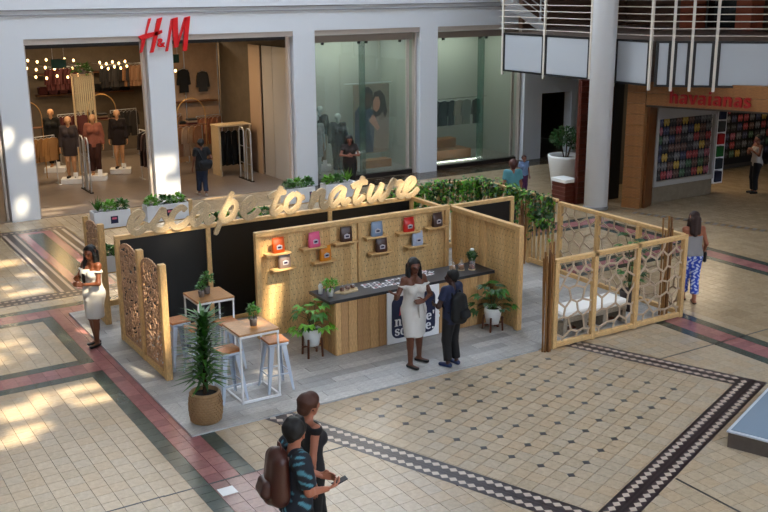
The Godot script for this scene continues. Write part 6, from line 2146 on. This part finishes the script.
func people() -> void:
	var white := cloth(Color(0.88, 0.86, 0.83))
	var black := mat(Color(0.02, 0.02, 0.022), 0.4)
	var darkhair := mat(Color(0.022, 0.016, 0.014), 0.65, grain_tex, Vector3(12, 1, 12))
	var brownhair := mat(Color(0.2, 0.09, 0.045), 0.7, grain_tex, Vector3(12, 1, 12))
	# woman by the counter
	var t := thing("person", "woman in a white off-shoulder dress gesturing in front of the counter sign", "person", p(7.77, 0.024, 11.68), towards(-0.05, -1.0))
	figure(t, {"h": 1.68, "fem": true, "skin": Color(0.36, 0.2, 0.13), "look": -0.1, "nod": 0.05,
		"wrr": Vector3(-0.25, 0.735, 0.11), "poler": Vector3(-0.2, -1, -0.3), "hdr": Vector3(-0.8, 0.35, 0.3), "pnr": Vector3(0.1, 1, 0.1), "curlr": 0.15,
		"wrl": Vector3(0.03, 0.635, 0.12), "polel": Vector3(1, -0.5, -0.4), "pnl": Vector3(0, -0.3, -1), "hdl": Vector3(-1, 0.05, 0.15),
		"anl": Vector3(0.09, 0.045, -0.06), "anr": Vector3(-0.065, 0.045, 0.05), "toel": 0.5, "toer": 0.25,
		"clothes": [{"kind": "dress", "called": "dress", "mat": white, "hem": 0.285}, {"kind": "shoe", "called": "flat_shoe", "mat": black, "cut": 0.028}],
		"hair": long_hair(1.0), "hair_mat": darkhair})
	put(t, "sash", B.new().bev(Vector3(0, 1.06, 0.135), Vector3(0.16, 0.045, 0.03), 0.01).bev(Vector3(0.03, 0.93, 0.15), Vector3(0.055, 0.28, 0.012), 0.004, Basis(Vector3(0, 0, 1), 0.05)).bev(Vector3(0.1, 0.96, 0.14), Vector3(0.04, 0.22, 0.012), 0.004, Basis(Vector3(0, 0, 1), 0.25)), white)
	# woman at the left
	t = thing("person", "woman in a white off-shoulder dress standing beside the carved screens", "person", p(3.99, 0.012, 15.2), towards(-0.75, -0.35))
	figure(t, {"h": 1.66, "fem": true, "skin": Color(0.42, 0.23, 0.14), "look": 0.25, "nod": 0.05,
		"wrl": Vector3(0.02, 0.645, 0.14), "polel": Vector3(0.8, -0.8, -0.3), "hdl": Vector3(-0.6, 0.2, 0.7), "curll": 0.5,
		"wrr": Vector3(-0.03, 0.69, 0.15), "poler": Vector3(-0.8, -0.8, -0.3), "hdr": Vector3(0.2, 0.7, 0.6), "curlr": 0.7,
		"anl": Vector3(0.03, 0.045, 0.03), "anr": Vector3(-0.035, 0.045, -0.02),
		"clothes": [{"kind": "dress", "called": "dress", "mat": white, "hem": 0.29}, {"kind": "shoe", "called": "flat_shoe", "mat": black, "cut": 0.028}],
		"hair": long_hair(0.6), "hair_mat": darkhair})
	var ph := thing("mobile_phone", "dark phone held up by the woman beside the carved screens", "phone", p(3.81, 1.2, 15.02), towards(-0.75, -0.35))
	put(ph, "case", B.new().bev(Vector3.ZERO, Vector3(0.07, 0.15, 0.012), 0.004), black)
	# boy with a backpack
	t = thing("person", "boy in a blue T-shirt and dark trousers facing the counter, wearing a backpack", "person", p(8.24, 0.024, 11.36), towards(-0.35, 1.0))
	figure(t, {"h": 1.5, "skin": Color(0.25, 0.14, 0.09), "look": 0.35, "nod": -0.05,
		"wrl": Vector3(0.1, 0.64, 0.15), "polel": Vector3(0.9, -0.8, -0.4), "wrr": Vector3(-0.08, 0.6, 0.12),
		"anl": Vector3(0.06, 0.045, 0.0), "anr": Vector3(-0.06, 0.045, -0.02), "lean": Vector3(0, 0, 0.01),
		"clothes": [{"kind": "tee", "called": "shirt", "mat": cloth(Color(0.1, 0.14, 0.27)), "hem": 0.46}, {"kind": "trousers", "called": "trousers", "mat": cloth(Color(0.07, 0.065, 0.07))}, {"kind": "shoe", "mat": mat(Color(0.05, 0.13, 0.3), 0.5), "cut": 0.06}],
		"crop": true, "hair": short_hair(), "hair_mat": mat(Color(0.02, 0.016, 0.014), 0.8)})
	var bp := thing("backpack", "black backpack worn by the boy at the counter", "backpack", t.position, t.rotation.y)
	backpack(bp, "", 1.2, cloth(Color(0.025, 0.027, 0.035)), cloth(Color(0.02, 0.02, 0.025)), 0.95, Vector3(0.02, -0.03, 0.03))
	# the two walkers in the foreground
	var leafy := func(v: Vector3) -> Color:
		var n := sin(v.x * 41.0 + 3.0 * sin(v.y * 17.0)) * sin(v.y * 36.0 + v.z * 30.0 + 2.0 * sin(v.x * 23.0))
		return Color(0.06, 0.2, 0.26) if n > 0.62 else (Color(0.02, 0.06, 0.09) if n > 0.5 else Color(0.006, 0.009, 0.016))
	var printed := mat(Color.WHITE, 0.8)
	printed.vertex_color_use_as_albedo = true
	t = thing("person", "man with a leafy-print shirt and leather backpack looking at his phone", "person", p(3.64, 0, 7.42), towards(1.0, -0.15))
	figure(t, {"h": 1.8, "skin": Color(0.66, 0.42, 0.32), "look": 0.65, "nod": 0.1, "cell": 0.012,
		"wrr": Vector3(-0.05, 0.6, 0.15), "poler": Vector3(-0.5, -1, -0.4), "hdr": Vector3(0.15, 0.1, 1), "pnr": Vector3(0.6, 0.8, 0), "curlr": 0.9,
		"wrl": Vector3(0.1, 0.6, 0.17), "polel": Vector3(0.6, -1, -0.3), "hdl": Vector3(-0.5, 0.0, 0.8), "curll": 0.6,
		"anr": Vector3(-0.05, 0.045, 0.1), "anl": Vector3(0.05, 0.07, -0.13),
		"clothes": [{"kind": "tee", "called": "shirt", "mat": printed, "tint": leafy, "loose": 0.022, "sleeve": 0.8}, {"kind": "trousers", "called": "trousers", "mat": cloth(Color(0.03, 0.032, 0.04))}, {"kind": "shoe", "mat": black}],
		"crop": true, "hair": short_hair() + [[Vector3(-0.02, 0.118, 0.02), Vector3(0.01, 0.122, 0.03), 0.018, 0.014], [Vector3(0.025, 0.118, 0.0), Vector3(0.02, 0.12, -0.03), 0.018, 0.016], [Vector3(-0.03, 0.11, -0.02), Vector3(-0.03, 0.09, -0.05), 0.02, 0.016], [Vector3(0.0, 0.1, -0.055), Vector3(0.03, 0.085, -0.05), 0.018, 0.016], [Vector3(-0.045, 0.07, -0.03), Vector3(-0.03, 0.045, -0.05), 0.017, 0.017]], "hair_mat": mat(Color(0.035, 0.02, 0.015), 0.7, grain_tex, Vector3(12, 12, 12))})
	var leather := mat(Color(0.24, 0.09, 0.05), 0.4, mottle_tex, Vector3(3, 3, 3))
	bp = thing("backpack", "brown leather backpack on the man in the leafy-print shirt", "backpack", t.position, t.rotation.y)
	backpack(bp, "", 1.45, leather, mat(Color(0.33, 0.14, 0.08), 0.45), 1.12, Vector3(0, 0.08, 0.03))
	ph = thing("mobile_phone", "dark phone in the hand of the man in the leafy-print shirt", "phone", t.transform * Vector3(-0.07, 1.12, 0.4), t.rotation.y)
	put(ph, "case", B.new().bev(Vector3.ZERO, Vector3(0.075, 0.01, 0.15), 0.003, Basis(Vector3.RIGHT, -0.35)), black)
	t = thing("person", "person with brown hair in a grey top walking behind the leafy-print shirt", "person", p(4.12, 0, 8.06), towards(1.0, -0.05))
	figure(t, {"h": 1.7, "fem": true, "skin": Color(0.6, 0.38, 0.29), "look": 0.25, "nod": 0.1,
		"anr": Vector3(-0.05, 0.06, -0.1), "anl": Vector3(0.05, 0.045, 0.1), "wrr": Vector3(-0.15, 0.5, -0.05), "wrl": Vector3(0.13, 0.52, 0.08),
		"clothes": [{"kind": "vest", "called": "top", "mat": cloth(Color(0.07, 0.065, 0.085)), "hem": 0.44, "top": 0.83}, {"kind": "trousers", "called": "trousers", "mat": cloth(Color(0.03, 0.03, 0.035))}, {"kind": "shoe", "mat": black}],
		"hair": [[Vector3(0, 0.082, -0.018), Vector3(0, 0.09, 0.006), 0.056, 0.05], [Vector3(0, 0.06, -0.03), Vector3(0, 0.03, -0.036), 0.045, 0.034], [Vector3(0.03, 0.08, 0.0), Vector3(0.042, 0.045, 0.0), 0.03, 0.014], [Vector3(-0.03, 0.08, 0.0), Vector3(-0.042, 0.045, 0.0), 0.03, 0.014], [Vector3(0, 0.075, -0.03), Vector3(0, 0.04, -0.045), 0.058, 0.04]], "hair_mat": mat(Color(0.3, 0.15, 0.07), 0.65, grain_tex, Vector3(12, 4, 12))})
	# woman passing on the right
	var bluewhite := func(v: Vector3) -> Color:
		var n := sin(v.x * 60.0 + 2.5 * sin(v.y * 31.0)) * sin(v.y * 45.0 + v.z * 47.0)
		return Color(0.55, 0.6, 0.75) if n > 0.25 else Color(0.02, 0.06, 0.42)
	t = thing("person", "woman in patterned blue trousers and a white top walking beyond the honeycomb fence", "person", p(13.72, 0, 11.62), towards(0.45, 0.9))
	figure(t, {"h": 1.68, "fem": true, "skin": Color(0.58, 0.34, 0.24), "look": -0.1, "nod": 0.1,
		"wrl": Vector3(0.06, 0.6, 0.14), "wrr": Vector3(-0.15, 0.52, 0.06), "anl": Vector3(0.03, 0.045, 0.08), "anr": Vector3(-0.03, 0.05, -0.08),
		"clothes": [{"kind": "vest", "called": "top", "mat": cloth(Color(0.62, 0.6, 0.6)), "hem": 0.53, "top": 0.74}, {"kind": "trousers", "called": "trousers", "mat": printed, "tint": bluewhite, "to": 1.75}, {"kind": "shoe", "called": "sandal", "mat": mat(Color(0.12, 0.06, 0.04), 0.6), "cut": 0.02}],
		"hair": long_hair(0.7), "hair_mat": brownhair})
	put(t, "necklace", B.new().tube([Vector3(-0.06, 1.4, -0.09), Vector3(0, 1.37, -0.115), Vector3(0.06, 1.4, -0.09)], 0.014, 6), mat(Color(0.25, 0.32, 0.6), 0.4))
	bp = thing("handbag", "small black bag hanging at the hip of the woman in blue trousers", "bag", t.position, t.rotation.y)
	put(bp, "bag", B.new().bev(Vector3(-0.24, 0.84, 0.05), Vector3(0.06, 0.2, 0.2), 0.02), black)
	put(bp, "strap", B.new().tube([Vector3(-0.22, 0.93, 0.12), Vector3(-0.18, 1.1, 0.14), Vector3(-0.16, 1.1, 0.0), Vector3(-0.22, 0.93, -0.03)], 0.006, 5), mat(Color(0.5, 0.3, 0.16), 0.5))
	# woman and child beyond the ivy
	t = thing("person", "woman in a turquoise T-shirt seen from behind beyond the ivy", "person", p(14.67, 0, 17.87), towards(0.3, 1))
	figure(t, {"h": 1.65, "fem": true, "skin": Color(0.55, 0.34, 0.26), "look": -0.2, "cell": 0.02,
		"clothes": [{"kind": "tee", "called": "shirt", "mat": cloth(Color(0.36, 0.62, 0.66)), "loose": 0.02}, {"kind": "trousers", "called": "trousers", "mat": cloth(Color(0.12, 0.12, 0.15))}, {"kind": "shoe", "mat": black}],
		"crop": true, "hair": short_hair() + [[Vector3(0, 0.05, -0.04), Vector3(0, 0.01, -0.04), 0.045, 0.035]], "hair_mat": mat(Color(0.26, 0.09, 0.05), 0.5)})
	t = thing("person", "small child in a purple and blue top by the big white pot", "person", p(17.3, 0, 20.6), towards(-0.2, -1))
	figure(t, {"h": 1.12, "fem": true, "skin": Color(0.5, 0.3, 0.22), "cell": 0.018,
		"clothes": [{"kind": "tee", "called": "shirt", "mat": cloth(Color(0.45, 0.55, 0.7)), "hem": 0.5}, {"kind": "trousers", "called": "trousers", "mat": cloth(Color(0.3, 0.12, 0.32)), "to": 1.6}, {"kind": "shoe", "mat": black}],
		"crop": true, "hair": short_hair(), "hair_mat": brownhair})
	# shopper entering the clothes shop
	t = thing("person", "person in black top and jeans walking into the clothes shop", "person", p(9.94, 0.004, 25.5), towards(0.05, 1))
	figure(t, {"h": 1.58, "fem": true, "skin": Color(0.45, 0.27, 0.2), "cell": 0.018, "wrl": Vector3(0.15, 0.5, 0.04), "wrr": Vector3(-0.13, 0.62, 0.08), "anl": Vector3(0.04, 0.045, 0.09), "anr": Vector3(-0.04, 0.05, -0.05),
		"clothes": [{"kind": "tee", "called": "shirt", "mat": cloth(Color(0.025, 0.025, 0.03)), "loose": 0.022, "hem": 0.45}, {"kind": "trousers", "called": "jeans", "mat": cloth(Color(0.07, 0.14, 0.26)), "to": 1.85}, {"kind": "shoe", "mat": mat(Color(0.6, 0.58, 0.56), 0.6)}],
		"crop": true, "hair": short_hair(), "hair_mat": darkhair})
	bp = thing("shoulder_bag", "dark grey bag over the shoulder of the person in jeans", "bag", t.position, t.rotation.y)
	var bb := B.new()
	sdf(bb, [[Vector3(-0.16, 0.92, -0.15), Vector3(0.02, 0.92, -0.17), 0.1, 0.1], [Vector3(-0.14, 0.84, -0.15), Vector3(0.02, 0.84, -0.17), 0.09, 0.09]], 0.018, 0.04)
	put(bp, "bag", bb, cloth(Color(0.06, 0.06, 0.075)))
	put(bp, "strap", B.new().tube([Vector3(0.02, 1.0, -0.17), Vector3(0.12, 1.3, -0.08), Vector3(0.1, 1.32, 0.05)], 0.018, 6), cloth(Color(0.05, 0.05, 0.06)))
	# woman before the display window
	t = thing("person", "dark-haired woman in a brown dress holding a phone by the display window", "person", p(13.55, 0, 23.6), towards(-0.5, -1))
	figure(t, {"h": 1.62, "fem": true, "skin": Color(0.5, 0.3, 0.22), "nod": 0.25, "cell": 0.018,
		"wrl": Vector3(0.03, 0.68, 0.15), "polel": Vector3(0.8, -0.8, 0), "wrr": Vector3(-0.04, 0.67, 0.15), "poler": Vector3(-0.8, -0.8, 0),
		"clothes": [{"kind": "tee", "called": "dress", "mat": cloth(Color(0.16, 0.11, 0.09)), "hem": 0.36, "sleeve": 0.5}, {"kind": "trousers", "called": "leggings", "mat": cloth(Color(0.04, 0.035, 0.035))}, {"kind": "shoe", "mat": black}],
		"hair": long_hair(0.2), "hair_mat": darkhair})
	# customer in the sandal shop
	t = thing("person", "customer in a white sleeveless top and dark jeans inside the sandal shop", "person", p(22.8, 0, 17.35), towards(-1, 0.4))
	figure(t, {"h": 1.62, "fem": true, "skin": Color(0.5, 0.3, 0.22), "cell": 0.02,
		"wrl": Vector3(0.06, 0.75, 0.13), "polel": Vector3(0.8, -0.8, 0), "wrr": Vector3(-0.06, 0.72, 0.14), "poler": Vector3(-0.8, -0.8, 0),
		"clothes": [{"kind": "vest", "called": "top", "mat": cloth(Color(0.75, 0.72, 0.7)), "hem": 0.47}, {"kind": "trousers", "called": "jeans", "mat": cloth(Color(0.04, 0.05, 0.1))}, {"kind": "shoe", "mat": black}],
		"crop": true, "hair": short_hair(), "hair_mat": darkhair})
func _ready() -> void:
	rng.seed = 77
	textures()
	materials()
	setup()
	roof()
	floors()
	facade()
	stall()
	props()
	shops()
	people()
